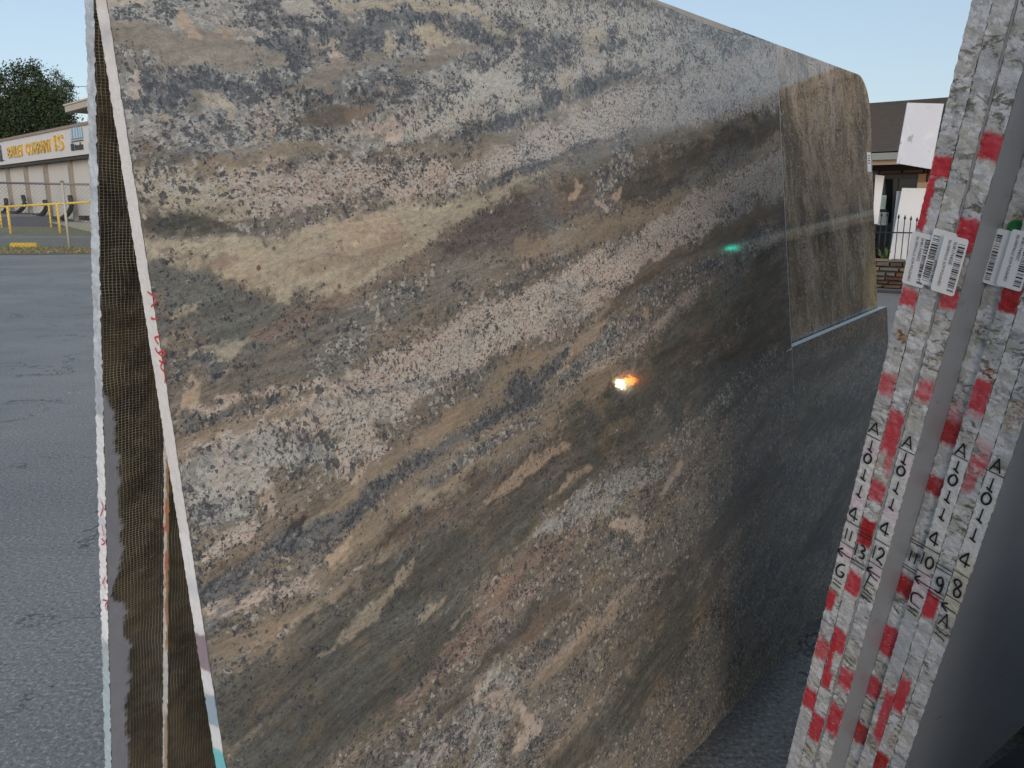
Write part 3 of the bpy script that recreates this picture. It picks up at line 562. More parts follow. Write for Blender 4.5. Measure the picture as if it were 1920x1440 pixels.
# ---- front slab
U0, U1, VT = -2.215, .918, 1.966
NOTCH_U = -.118
def notch_v(u): return 1.006 + .040 * (u - NOTCH_U)
front = empty('granite_slab', tuple(S(-1.0, 0)), 'tall mottled grey, pink and cream polished granite slab leaning in front, square notch sawn from its far upper corner', 'stone slab')
us = np.concatenate([U0 + (NOTCH_U - U0) * (np.linspace(0, 1, 640) ** 1.35)])
vsg = np.linspace(0, 1, 560)
def outline_b(u): return .006 * fbm(5, u * 9, u * 0, 3) - .010 * np.clip(1 - np.abs(u + .16) / .05, 0, 1) + .028 * np.clip((u + .19) / .02, 0, 1) * np.clip((.02 - u) / .06, 0, 1) + .004 * fbm(15, u * 50, u * 0, 2)
def outline_t(u): return VT + .004 * fbm(6, u * 7, u * 0 + 3, 3) + .002 * fbm(16, u * 60, u * 0, 2) - .010 * np.clip((-.33 - u) / .02, 0, 1) * np.clip((u + .9) / .3, 0, 1)
def patch(u, top):
    Ug, Tg = np.meshgrid(u, vsg, indexing='ij'); b = outline_b(Ug); Vg = b + (top(Ug) - b) * Tg
    return Ug, Vg
def pts(Ug, Vg, o=0.0): return P0 + Ug[..., None] * d + Vg[..., None] * up + n1 * o
A = patch(us, outline_t)
fA = granite_fields(*A)
us2 = np.linspace(NOTCH_U, U1, 180)
B = patch(us2, lambda u: notch_v(u) + 0 * u)
fB = granite_fields(*B)
# one mesh: both patches welded side by side into a single polished face
def join_face(name, parts, mat, parent):
    Ps, qs, cs, ts, fs = [], [], [], [], []; k = 0
    for (Ug, Vg), (c, t, f) in parts:
        P = pts(Ug, Vg); nu, nv = Ug.shape; i = np.arange(nu * nv).reshape(nu, nv) + k
        qs.append(np.stack([i[:-1, :-1], i[1:, :-1], i[1:, 1:], i[:-1, 1:]], -1).reshape(-1, 4)); k += nu * nv
        Ps.append(P.reshape(-1, 3)); cs.append(c.reshape(-1, 3)); ts.append(t.reshape(-1, 4)); fs.append(f.reshape(-1, 3))
    P = np.concatenate(Ps); q = np.concatenate(qs); nf = len(q)
    me = bpy.data.meshes.new(name); me.vertices.add(len(P)); me.vertices.foreach_set('co', P.ravel().astype('f'))
    me.loops.add(nf * 4); me.loops.foreach_set('vertex_index', q.ravel().astype('i'))
    me.polygons.add(nf); me.polygons.foreach_set('loop_start', np.arange(0, nf * 4, 4, dtype='i')); me.polygons.foreach_set('loop_total', np.full(nf, 4, 'i'))
    me.update(calc_edges=True)
    set_attrs(me, np.concatenate(cs), np.concatenate(ts), np.concatenate(fs))
    return link(name, me, mat, parent)
join_face('polished_face', [(A, fA), (B, fB)], GRAN, front)
# back and sides of the slab (behind the face), sawn edges as parts
M_BACK = simple('sawn_slab_back', (.30, .29, .27), .8, 0, .25, 20, .3)
def slab_core(name, outline, thick, mat, parent, o0=-.0008):
    m = MB(); poly = [S(u, v, o0) for u, v in outline]; m.prism(poly[::-1], -n1 * (thick - .001)); return m.build(name, mat, parent)
ub = np.linspace(U0 + .001, U1 - .001, 160); 
outl = [(u, float(outline_b(np.array(u))) + .001) for u in ub] + [(U1 - .001, notch_v(U1) - .001), (NOTCH_U - .001, notch_v(NOTCH_U) - .001)] + \
       [(u, float(outline_t(np.array(u))) - .001) for u in np.linspace(NOTCH_U - .001, U0 + .001, 110)]
slab_core('slab_core', outl, .03, M_BACK, front)
WHP = (.80, .78, .77)
def left_paint(Sg, Tg, col):
    s_img = lambda y: uv_of(202 + .1604 * y, y)[1] + VT * 0
    N = fbm(77, Sg * 40, Tg * 2, 3)
    def band(y0, y1, rgb, op=1, soft=.004):
        a, b = s_img(y1), s_img(y0)
        paint_over(col, rgb, op * np.clip((Sg - a + N * .004) / soft, 0, 1) * np.clip((b - Sg + N * .004) / soft, 0, 1))
    paint_over(col, (.76, .73, .71), np.full(Sg.shape, .55))
    band(1000, 1185, WHP, .9); band(1075, 1130, (.45, .50, .56), .5, .02)
    band(1188, 1262, (.30, .24, .27)); band(1262, 1300, (.74, .74, .76)); band(1300, 1365, (.33, .42, .50)); band(1365, 1405, (.74, .74, .74)); band(1405, 1700, (.20, .56, .60))
    band(30, 90, (.42, .42, .46), .6, .02); band(-60, 12, (.66, .50, .36), .6, .02)
edge_strip('sawn_edge', lambda s, t, j: P0 + (U0 - .001 - j * .6)[..., None] * d + s[..., None] * up + (-.03 + t)[..., None] * n1, 1.96, .03, 900, 9, M_SAWN, front, left_paint, jit=.0012, seed=3, vis_jit=.0015)
edge_strip('top_edge', lambda s, t, j: P0 + (U0 + s)[..., None] * d + (outline_t(U0 + s) + .0005)[..., None] * up + (-.03 + t)[..., None] * n1, NOTCH_U - U0, .03, 500, 5, M_SAWN2, front, None, seed=13)
edge_strip('notch_ledge', lambda s, t, j: P0 + (NOTCH_U + s)[..., None] * d + (notch_v(NOTCH_U + s) + .001)[..., None] * up + (-.03 + t)[..., None] * n1, U1 - NOTCH_U, .03, 200, 5, M_SAWN, front, lambda Sg, Tg, col: paint_over(col, (.84, .85, .88), np.full(Sg.shape, .9)), seed=23)
M_KERF = simple('saw_kerf_dust', (.62, .64, .68), .8, 0, .1, 30)
mb = MB()   # blade overcuts running past the notch corner, and the light arris left by the blade
mb.quad(S(-.165, .9985, .0006), S(NOTCH_U, 1.0005, .0006), S(NOTCH_U, 1.0062, .0006), S(-.165, 1.0000, .0006))
mb.quad(S(NOTCH_U - .0010, .85, .0006), S(NOTCH_U + .0008, .85, .0006), S(NOTCH_U + .0010, 1.004, .0006), S(NOTCH_U - .0016, 1.004, .0006))
mb.quad(S(NOTCH_U - .003, 1.006, .0006), S(NOTCH_U, 1.006, .0006), S(NOTCH_U, VT, .0006), S(NOTCH_U - .002, VT, .0006))
mb.build('saw_cut', M_KERF, front)

# ---- handwriting on the sawn edge: red crayon marks
M_RED = simple('red_crayon', (.55, .06, .06), .7, 0, .25, 60)
M_INK = simple('black_marker', (.012, .012, .016), .45, 0, .2, 60)
def ribbon(mb, pts3, nrm, wd):
    pts3 = [np.array(q, float) for q in pts3]
    L = []; 
    for i, q in enumerate(pts3):
        t = pts3[min(i + 1, len(pts3) - 1)] - pts3[max(i - 1, 0)]; t = t / (np.linalg.norm(t) + 1e-9)
        s = np.cross(nrm, t); w_ = wd * (1 if 0 < i < len(pts3) - 1 else .7); L.append((q - s * w_ / 2, q + s * w_ / 2))
    for a, b in zip(L, L[1:]): mb.quad(a[0], b[0], b[1], a[1])
def smooth_path(p, n=5):
    if len(p) < 3: return p
    p = [np.array(q, float) for q in p]; out = []
    for i in range(len(p) - 1):
        a, b, c, e = p[max(i - 1, 0)], p[i], p[i + 1], p[min(i + 2, len(p) - 1)]
        for k in range(n):
            t = k / n; out.append(.5 * ((2 * b) + (-a + c) * t + (2 * a - 5 * b + 4 * c - e) * t * t + (-a + 3 * b - 3 * c + e) * t ** 3))
    out.append(p[-1]); return out
def edge_pt(x, y):      # a photograph point on the left sawn edge plane -> 3d, a hair proud of it
    return on_plane(x, y, S(U0 - .0022, 0), d) 
mb = MB()
for st in ([(276,547),(293,562),(283,575)],[(283,598),(297,598)],[(283,594),(288,600)],[(296,622),(298,630),(290,634),(297,646)],[(291,652),(296,662),(305,657),(309,662),(304,668),(298,663)],[(298,676),(306,680),(308,674),(301,688),(309,700),(309,719)]):
    ribbon(mb, smooth_path([edge_pt(*q) for q in st]), -d, .0028)
mb.build('crayon_writing', M_RED, front)

# ---- slab standing right behind, seen through the notch
front_b = empty('granite_slab', tuple(S(.3, 0, -.04)), 'granite slab with a rounded corner and vertical streaks showing through the sawn notch of the tall front slab', 'stone slab')
OB = -.036; BU0, BU1, BV, RC = -1.2, .905, 1.994, .14
ug = np.linspace(-.35, BU1, 300); vg = np.linspace(.95, BV, 300); UG, VG = np.meshgrid(ug, vg, indexing='ij')
def b_mask(u, v): 
    cu, cv = BU1 - RC, BV - RC; return ~((u > cu) & (v > cv) & (np.hypot(u - cu, v - cv) > RC))
def b_fields(U, V):
    wu = U + fbm(121, U * 5, V * 3.0, 4) * .07 + (V - 1.4) * .10; s = fbm(131, wu * 7, V * 2.4, 4); s2 = fbm(141, wu * 22, V * 6, 4); s3 = fbm(151, wu * 60, V * 18, 3)
    col = np.zeros(U.shape + (3,)); col[:] = lin((158, 141, 118))
    for (a, b, c, w_) in ((s, .12, 'GD', 4), (-s, .12, 'PK', 4), (s2, .22, 'BR', 4), (-s2, .30, 'CR', 4), (s3, .3, 'DK', 3)):
        m = np.clip((a - b) * w_, 0, 1)[..., None]; col = col * (1 - m * .8) + np.array(lin(GCOL[c])) * m * .8
    st_ = np.clip((U - .68 + .03 * s2) / .20, 0, 1) * np.clip((1.42 - V + .05 * s) / .25, 0, 1); st_ = (st_ ** 1.5)[..., None] * .85     # golden glow painted in at the far edge, part reflection, part resin tint
    col = col * (.80 + .55 * fbm(157, wu * 12, V * 5, 4)[..., None] + .3 * fbm(158, wu * 40, V * 14, 3)[..., None])
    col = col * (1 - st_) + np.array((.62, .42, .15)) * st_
    tex = np.zeros(U.shape + (4,)); tex[:] = (.30, .45, .6, .5)
    flow = np.stack([V * 1.0 + wu * .2, wu * 1.0 + s * .02, U * 0], -1)
    return col, tex, flow
# square grid bent onto the rounded outline
cu, cv = BU1 - RC, BV - RC
ex = np.clip(UG - cu, 0, None) / RC; ey = np.clip(VG - cv, 0, None) / RC
kk = np.where((ex > 0) & (ey > 0), np.maximum(ex, ey) / np.maximum(np.hypot(ex, ey), 1e-9), 1.0)
UB = np.where(ex > 0, cu + ex * kk * RC, UG); VB = np.where(ey > 0, cv + ey * kk * RC, VG)
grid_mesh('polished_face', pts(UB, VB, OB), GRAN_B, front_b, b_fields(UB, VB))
arc = [(cu + RC * math.cos(t), cv + RC * math.sin(t)) for t in np.linspace(0, math.pi / 2, 20)]
mb = MB(); mb.prism([S(u, v, OB - .001) for u, v in ([(BU0, 0.0), (BU1, 0.0)] + arc + [(BU0, BV)])][::-1], -n1 * .028); mb.build('slab_core', M_BACK, front_b)
# sawn edge of this slab, resin yellow with its lit glow painted in
edge_strip('sawn_edge', lambda s, t, j: P0 + (BU1 + .0008 + j * .4)[..., None] * d + (s + .9)[..., None] * up + (OB - .03 + t)[..., None] * n1, .9, .03, 200, 5, M_SAWN, front_b, lambda Sg, Tg, col: paint_over(col, (.75, .52, .20), np.clip((.22 - Sg) / .08, 0, 1)), seed=33)
M_PAPER = simple('label_paper', (.78, .78, .80), .45, 0, .04, 20)
mb = MB(); mb.prism([S(u, v, OB + .0006) for u, v in ((.842, 1.615), (.890, 1.615), (.890, 1.694), (.842, 1.694))], n1 * .0006); lb = mb.build('sticker', M_PAPER, front_b)
mb = MB()
for i in range(4): mb.quad(S(.85, 1.678 - .010 * i, OB + .0018), S(.878 - .004 * (i % 2), 1.678 - .010 * i, OB + .0018), S(.878 - .004 * (i % 2), 1.6815 - .010 * i, OB + .0018), S(.85, 1.6815 - .010 * i, OB + .0018))
mb.build('sticker_print', M_INK, front_b)

# ------------------------------------------------------------------ slabs of the far side of the rack, mesh-backed faces towards us
UR = np.array([.14631, -.12013, .98192]); UR /= np.linalg.norm(UR)
tR = nh - (nh @ UR) * UR; tR /= np.linalg.norm(tR); eR = np.cross(UR, tR); eR = eR if eR @ d > 0 else -eR
QR = np.array([-.72799593, 1.35347674, 1.22584605]); QR0 = QR - UR * ((QR[2] - .15) / UR[2])
def rear_material():
    k = NT('resin_mesh_back'); f = k.attr('gflow', 'Vector')
    wn = k.noise(f, 9, 3, .5, 0, True); ws = k.n('ShaderNodeVectorMath', operation='SCALE'); k.l(wn, ws.inputs[0]); ws.inputs['Scale'].default_value = .016
    wa = k.n('ShaderNodeVectorMath', operation='ADD'); k.l(f, wa.inputs[0]); k.l(ws.outputs[0], wa.inputs[1])
    sx = k.n('ShaderNodeSeparateXYZ'); k.l(wa.outputs[0], sx.inputs[0])
    def line(sock, pitch, wd):
        fr = k.math('FRACT', k.math('MULTIPLY', sock, 1 / pitch)); q = k.math('ABSOLUTE', k.math('SUBTRACT', fr, .5)); return k.step(q, wd, wd * .45)
    g = k.math('MAXIMUM', line(sx.outputs[0], .0060, .12), line(sx.outputs[1], .0048, .12))
    n1_ = k.noise(k.stretch(f, 1, .55, 1), 7, 5, .65); n2 = k.noise(f, 40, 4, .7)
    c = k.mix(k.step(n1_, .40, .62), (.010, .009, .008), (.042, .033, .020))
    c = k.mix(k.math('MULTIPLY', k.step(n2, .5, .7), .5), c, (.10, .085, .055))
    vis = k.math('MULTIPLY_ADD', k.step(k.noise(f, 9, 5, .7), .36, .6), .62, .20)
    c = k.mix(k.math('MULTIPLY', g, vis), c, (.25, .24, .19))
    c = k.mix(k.attr('paint', 'Alpha'), c, k.mix(k.noise(f, 30, 4, .6), (.17, .19, .23), (.24, .26, .31)))
    k.bump(k.math('ADD', k.math('MULTIPLY', g, k.math('SUBTRACT', 1.0, k.attr('paint', 'Alpha'))), n2), .5, .003)
    return k.fin(c, .38, 0, .45)
M_REAR = rear_material()
def mesh_back(name, O, L, Hh, parent, mfun=None, nu=160, nv=420):
    Us, Vs = np.meshgrid(np.linspace(0, 1, nu) ** 1.6 * L, np.linspace(0, Hh, nv), indexing='ij')
    P = O + Us[..., None] * eR + Vs[..., None] * UR
    o = grid_mesh(name, P, M_REAR, parent, (np.zeros(Us.shape + (3,)), np.zeros(Us.shape + (4,)), np.stack([Us, Vs, Us * 0], -1)))
    c = np.zeros(Us.shape + (4,)); c[..., :3] = .3
    if mfun: c[..., 3] = mfun(Us, Vs)
    a = o.data.attributes.new('paint', 'FLOAT_COLOR', 'POINT'); a.data.foreach_set('color', c.reshape(-1).astype('f')); return o
def v_at(O, y):       # height along the slab's near edge that shows at row y
    vv = np.linspace(0, 2.3, 231); ys = np.array([proj(O + UR * q)[1] for q in vv]); return float(np.interp(-y, -ys, vv))
rear = empty('granite_slab', tuple(QR0), 'leftmost slab with pale blue-grey sawn edge and dark fibreglass mesh on its back', 'stone slab')
O = QR0 + tR * .03
def margin(U, V):
    y = lambda q: v_at(O, q)
    N = fbm(201, V * 16, U * 8, 4) * .012 + fbm(205, V * 90, U * 60, 3) * .008
    wd = np.interp(V, [y(1500), y(1300), y(1140), y(1120), y(1060), y(900), y(800), y(745), y(725)], [.034, .036, .032, .009, .030, .028, .022, .010, 0])
    return np.clip((wd + N * (wd > .001) - U) / .003, 0, 1) * .95
mesh_back('mesh_back', O, 2.9, 1.93, rear, margin)
mb = MB(); mb.box(QR0 + eR * .002, eR * 2.9, UR * 1.93, tR * .0285); mb.build('slab_core', M_BACK, rear)
def rear_paint(S_, T_, col):
    for (y0, y1, rgb, op) in ((780, 985, (.80, .79, .80), .85), (1010, 1210, (.86, .86, .88), .9), (985, 1120, (.80, .74, .76), .6), (1230, 1500, (.42, .52, .54), .85), (0, 60, (.5, .58, .66), .3)):
        a, b = v_at(O, y1), v_at(O, y0); paint_over(col, rgb, op * np.clip((S_ - a) / .01, 0, 1) * np.clip((b - S_) / .01, 0, 1))
edge_strip('sawn_edge', lambda s, t, j: QR0 + (-.001 - j * 1.5)[..., None] * eR + s[..., None] * UR + t[..., None] * tR, 1.93, .03, 700, 9, M_SAWN2, rear, rear_paint, jit=.0014, seed=43, vis_jit=.0022)
mb = MB(); P_e = QR0 - eR * .0032
for st in ([(189, 940), (193, 952), (188, 968)], [(191, 985), (194, 1005)], [(190, 1010), (196, 1018), (190, 1022)], [(191, 1085), (197, 1106)], [(197, 1082), (191, 1096)], [(192, 1125), (201, 1128), (197, 1136), (200, 1146)]):
    ribbon(mb, smooth_path([on_plane(x, y, P_e, eR) for x, y in st]), -eR, .0028)
mb.build('crayon_writing', M_RED, rear)

rear2 = empty('granite_slab', tuple(QR0 + tR * .04), 'narrow-edged mesh-backed slab with a brown resin-stained edge between leftmost slab and tall front slab', 'stone slab')
# its near end shows at (308, 880): solve for the offset along the row
O2p = QR0 + tR * .033; X = on_plane(308, 880, O2p, tR); s2 = (X - O2p) @ eR
Q2 = QR0 + tR * .033 + eR * s2
mb = MB(); mb.box(Q2 + eR * .002, eR * 2.6, UR * 1.80, tR * .0185); mb.build('slab_core', M_BACK, rear2)
O3 = Q2 + tR * .02; mesh_back('mesh_back', O3, 2.5, 1.80, rear2, None, 100, 300)
def rp2(S_, T_, col):
    N = fbm(301, S_ * 20, T_ * 2, 3)
    paint_over(col, (.62, .62, .60), np.full(S_.shape, .6)); paint_over(col, (.34, .17, .05), .9 * np.clip((T_ - .45 + N * .5) / .1, 0, 1) * np.clip((S_ - v_at(O3, 1230)) / .03, 0, 1))
    paint_over(col, (.32, .20, .10), .7 * np.clip((T_ - .3 + N) / .2, 0, 1) * np.clip((v_at(O3, 1330) - S_) / .03, 0, 1))
    paint_over(col, (.60, .10, .09), .8 * np.clip((N - .05) * 8, 0, 1) * np.clip((S_ - v_at(O3, 1100)) / .02, 0, 1) * np.clip((v_at(O3, 920) - S_) / .02, 0, 1) * np.clip((.6 - T_) / .1, 0, 1))
edge_strip('sawn_edge', lambda s, t, j: Q2 + (-.001 - j)[..., None] * eR + s[..., None] * UR + t[..., None] * tR, 1.80, .02, 600, 7, M_SAWN2, rear2, rp2, jit=.0016, seed=53, vis_jit=.0015)

# ------------------------------------------------------------------ rack under and between the leaning slabs
M_STEEL = simple('painted_dark_steel', (.035, .04, .045), .55, .3, .3, 12, .2)
rack = empty('steel_rack', tuple(S(-.7, 0, -.4)), 'dark steel A-frame rack between the leaning rows of slabs', 'rack')
fl = np.array([P0[0], P0[1], 0.0])
for uu in (-1.75, .42):
    mb = MB(); mb.box(fl + d * uu - nh * .86, d * .09, nh * .90, Z * .146); bevel(mb.build('base_beam', M_STEEL, rack))
for uu in (-.9, .42):
    b0 = fl + d * uu - nh * .30 + Z * .147; mb = MB(); mb.hexa([b0 - nh * .14, b0 - nh * .14 + d * .07, b0 - nh * .07 + d * .07, b0 - nh * .07, b0 + Z * 1.5 - nh * .05, b0 + Z * 1.5 - nh * .05 + d * .07, b0 + Z * 1.5 + nh * .0 + d * .07, b0 + Z * 1.5 + nh * .0]); mb.build('upright', M_STEEL, rack)
mb = MB(); mb.box(fl + d * -1.75 - nh * .42, d * 2.26, nh * .08, Z * .10); mb.build('rail', M_STEEL, rack)

# ------------------------------------------------------------------ bundle of white granite slabs on the right, sawn ends towards us
U2 = np.array([.0043427, -.25785031, .96617512]); U2 /= np.linalg.norm(U2)
AA = R(35.0); t2 = np.array([math.sin(AA), -math.cos(AA), 0]); t2[2] = -(t2[0] * U2[0] + t2[1] * U2[1]) / U2[2]; t2 /= np.linalg.norm(t2)
e2 = np.cross(t2, U2); e2 = e2 if e2[0] > 0 else -e2
Q2c = np.array([.65200935, 1.42499995, 1.16194582])
PITCH_S = .0305; SLB = (Q2c[2] - .15) / U2[2]; SH = 2.07
SHIFT = [0, .0, .008, .083, .0748, .0748, .0748]
def QS(k): return Q2c - U2 * SLB + t2 * PITCH_S * k + e2 * SHIFT[k]
_ss = np.linspace(0, SH, 400)
_tab = {}
def s_at(k, y, w=.015):
    key = (k, round(w, 4))
    if key not in _tab:
        A = QS(k) + t2 * w; _tab[key] = np.array([proj(A + U2 * q)[1] for q in _ss])
    return float(np.interp(-y, -_tab[key], _ss))
# white granite seen on its sawn, chipped ends
k = NT('white_granite_edge'); v = k.attr('gflow', 'Vector'); p = k.attr('paint')
warp = k.n('ShaderNodeVectorMath', operation='ADD'); k.l(k.stretch(v, 34, 62, 1), warp.inputs[0])
wz = k.n('ShaderNodeVectorMath', operation='SCALE'); k.l(k.noise(v, 60, 4, .7, 0, True), wz.inputs[0]); wz.inputs['Scale'].default_value = 2.6; k.l(wz.outputs[0], warp.inputs[1])
cell = k.vor(warp.outputs[0], .75, 'F1', 'Color'); cs = k.sep(cell)
big = k.noise(k.stretch(v, 6, 9, 1), 1, 4, .65)
fine = k.noise(v, 260, 4, .75); med = k.noise(k.stretch(v, 42, 80, 1, .35), 1, 6, .74, .5)
c = k.mix(k.step(big, .42, .58), (.53, .54, .57), (.57, .56, .52))
c = k.mix(k.math('MULTIPLY', k.step(cs[0], .50, .60), .85), c, (.76, .76, .78))
c = k.mix(k.math('MULTIPLY', k.step(cs[1], .72, .80), .45), c, (.46, .43, .34))
zone = k.step(k.noise(k.stretch(v, 5, 11, 1), 1, 3, .6), .45, .55)
dk = k.math('MULTIPLY', k.step(med, .49, .58), k.math('MULTIPLY_ADD', zone, .85, .12))
c = k.mix(k.math('MULTIPLY', dk, .95), c, k.mix(k.step(fine, .4, .6), (.10, .09, .07), (.23, .215, .17)))
c = k.mix(k.math('MULTIPLY', k.step(fine, .56, .70), .6), c, (.24, .24, .25))
c = k.mix(k.attr('paint', 'Alpha'), c, p)
g = k.n('ShaderNodeVectorMath', operation='SCALE'); k.l(c, g.inputs[0]); k.l(k.math('MULTIPLY_ADD', fine, .5, .72), g.inputs['Scale'])
k.bump(k.math('ADD', med, k.math('MULTIPLY', fine, .7)), .75, .004)
M_WGE = k.fin(g.outputs[0], .7, 0, .35)
# matt grey face of the same slabs
k = NT('honed_grey_face'); v = k.attr('gflow', 'Vector'); a = k.noise(v, 5, 5, .6); b = k.noise(k.stretch(v, 14, 30, 1, .5), 1, 5, .7); f_ = k.noise(v, 120, 4, .7)
c = k.mix(a, (.26, .285, .32), (.35, .375, .41)); c = k.mix(k.math('MULTIPLY', k.step(b, .58, .72), .45), c, (.17, .185, .20)); c = k.mix(k.math('MULTIPLY', k.step(f_, .62, .72), .3), c, (.09, .09, .10))
c = k.mix(k.math('MULTIPLY', k.step(k.noise(v, 16, 4, .75, 1.5), .64, .72), .7), c, (.07, .07, .075))
k.bump(f_, .15, .002)
M_GREY = k.fin(c, .33, 0, .5)

M_POLB = simple('brown_grey_stone_face', (.17, .145, .12), .5, 0, .4, 14)
RED, REDD, PINK = (.60, .035, .055), (.42, .014, .018), (.70, .30, .36)
WP, WPP = (.80, .80, .79), (.80, .66, .73)
# (slab, y top, y bottom, w0, w1 (0..1 across), colour, opacity, softness in px)
PAINT = [
 (0, 815, 980, 0, 1, WP, .93, 3), (0, 980, 1100, 0, 1, WP, .85, 4), (0, 824, 868, 0, 1, WPP, .7, 12), (0, 926, 955, 0, 1, WPP, .8, 14), (0, 1022, 1052, 0, 1, WPP, .85, 8),
 (2, 832, 1016, 0, 1, WP, .93, 3), (2, 1016, 1100, 0, 1, WP, .75, 4), (2, 850, 880, .2, 1, WPP, .7, 12), (2, 946, 980, 0, 1, WPP, .8, 14), (2, 1058, 1086, 0, 1, WPP, .85, 6),
 (4, 838, 1030, 0, 1, WP, .93, 3), (4, 1030, 1072, 0, 1, (.70, .68, .60), .6, 4), (4, 1072, 1135, 0, 1, WPP, .75, 6),
 (6, 884, 1074, 0, 1, WP, .93, 3), (6, 1040, 1150, 0, 1, (.72, .68, .54), .8, 10),
 (1, 1000, 1050, 0, 1, (.66, .66, .66), .5, 10), (5, 1060, 1120, 0, 1, (.56, .59, .64), .6, 8),
 (1, 1113, 1180, 0, 1, (.70, .70, .73), .75, 6), (4, 1150, 1275, 0, 1, (.50, .53, .57), .6, 8), (0, 1330, 1500, 0, 1, (.60, .62, .66), .6, 8), (5, 1190, 1270, 0, 1, (.58, .60, .66), .5, 12),
 (0, 292, 334, 0, 1.2, RED, .97, 4), (0, 334, 436, -.1, .42, RED, .97, 3), (0, 541, 573, 0, 1, RED, .9, 6), (0, 700, 738, 0, 1, RED, .72, 12), (0, 700, 738, 0, .6, RED, .4, 8),
 (0, 1111, 1146, -.1, .55, RED, .98, 5), (0, 1198, 1236, 0, 1, RED, .78, 8), (0, 1292, 1328, 0, 1.1, RED, .93, 5),
 (1, 772, 850, 0, 1, RED, .92, 8), (1, 845, 885, .45, 1, RED, .62, 12), (1, 903, 940, 0, 1, RED, .88, 5), (1, 974, 1022, 0, 1, REDD, .98, 3), (1, 1073, 1114, 0, 1, RED, .93, 4),
 (1, 1182, 1222, 0, 1, RED, .97, 4), (1, 1200, 1290, 0, .45, RED, .97, 4), (1, 1262, 1290, .3, .75, RED, .95, 4), (1, 1340, 1386, 0, 1, RED, .97, 4),
 (2, 250, 300, 0, 1.1, RED, .97, 6), (2, 411, 458, 0, 1.1, RED, .97, 4), (2, 452, 474, .55, 1.1, RED, .9, 3), (2, 541, 578, 0, 1, RED, .85, 6), (2, 714, 752, .1, 1, RED, .82, 9), (2, 730, 736, .1, 1, PINK, .6, 4),
 (2, 1255, 1290, 0, 1, RED, .9, 8), (2, 1323, 1374, 0, 1, RED, .97, 6),
 (3, 785, 835, -.1, 1.1, REDD, .93, 10), (3, 760, 790, 0, 1, PINK, .5, 14), (3, 893, 928, -.1, 1.1, REDD, .95, 6), (3, 1084, 1118, -.1, 1.1, REDD, .97, 5), (3, 1178, 1228, -.1, 1.1, RED, .97, 4), (3, 1274, 1310, -.1, 1.1, RED, .88, 5), (3, 1360, 1394, -.1, 1.1, REDD, .97, 4),
 (4, 348, 402, 0, 1.1, RED, .95, 5), (4, 540, 586, 0, 1, REDD, .98, 4), (4, 712, 772, 0, 1, RED, .93, 4), (4, 772, 784, 0, 1, PINK, .7, 5), (4, 1296, 1378, .35, 1.1, RED, .92, 10), (4, 1350, 1390, .6, 1.1, RED, .6, 12),
 (5, 826, 846, 0, 1, PINK, .5, 8), (5, 855, 880, 0, 1, RED, .75, 12), (5, 880, 920, 0, .7, RED, .55, 16), (5, 1116, 1162, -.1, .8, RED, .97, 6), (5, 1276, 1336, -.1, .75, RED, .96, 8), (5, 1416, 1450, -.1, .9, REDD, .97, 5),
]
RUST = [(0, 612, 642, .15, 1, .9), (2, 664, 700, .1, 1, .55), (4, 680, 714, .2, .95, 1.0), (6, 748, 818, 0, 1, .6), (5, 1364, 1408, .4, 1, .8), (5, 1436, 1460, .5, 1, .6), (3, 396, 420, .3, 1, .8), (0, 112, 122, .3, .8, .4), (0, 222, 236, .4, .9, .4), (1, 130, 140, .3, .6, .3)]
def paint_slab(kx):
    def f(Sg, Tg, col):
        wS = fbm(400 + kx, Sg * 60, Tg * 3, 3); wT = fbm(420 + kx, Sg * 160, Tg * 5, 3); hf = fbm(440 + kx, Sg * 320, Tg * 9, 3)
        # faint tone of each slab
        for (k_, y0, y1, w0, w1, rgb, op, soft) in PAINT:
            if k_ != kx: continue
            slope = .022 * (.0305) * 0
            a, b = s_at(kx, y1), s_at(kx, y0); pm = abs(b - a) / max(y1 - y0, 1); sf = soft * pm * 1.25 + .0012; rough_ = fbm(460 + kx, Sg * 30, Tg * 4, 4)
            m = np.clip(.5 + (Sg - a + wS * sf * .8 + rough_ * .004) / sf, 0, 1) * np.clip(.5 + (b - Sg + wS * sf * .8 + rough_ * .004) / sf, 0, 1)
            m = m * np.clip((Tg - w0 + wT * .10) / .06 + .5, 0, 1) * np.clip((w1 - Tg + wT * .10) / .06 + .5, 0, 1)
            holes = 1 - .8 * np.clip((hf - .60) * 9, 0, 1)
            sh = 1 + .22 * wT
            if rgb in (RED, REDD): paint_over(col, PINK, np.clip(m * 2.2, 0, 1) * .35 * op); rgb = tuple(q * (1 + .25 * float(0)) for q in rgb)
            paint_over(col, tuple(rgb), m ** 1.2 * op * holes * (1 - .22 * np.clip(rough_ + .1, 0, 1)))
        for (k_, y0, y1, w0, w1, op) in RUST:
            if k_ != kx: continue
            a, b = s_at(kx, y1), s_at(kx, y0)
            m = np.clip((Sg - a) / .006, 0, 1) * np.clip((b - Sg) / .006, 0, 1) * np.clip((Tg - w0) / .15, 0, 1) * np.clip((w1 - Tg) / .15, 0, 1)
            paint_over(col, (.45, .24, .08), op * .5 * m * np.clip(.5 + wS, 0, 1)); paint_over(col, (.17, .06, .015), op * m * np.clip((hf + wT * .6 - .05) * 5, 0, 1))
        if kx == 3:
            y = s_at(3, 428); paint_over(col, (.01, .20, .05), np.clip((1 - np.hypot((Sg - y) / .016, (Tg - .75) / .62)) * 8, 0, 1) * .95)
    return f
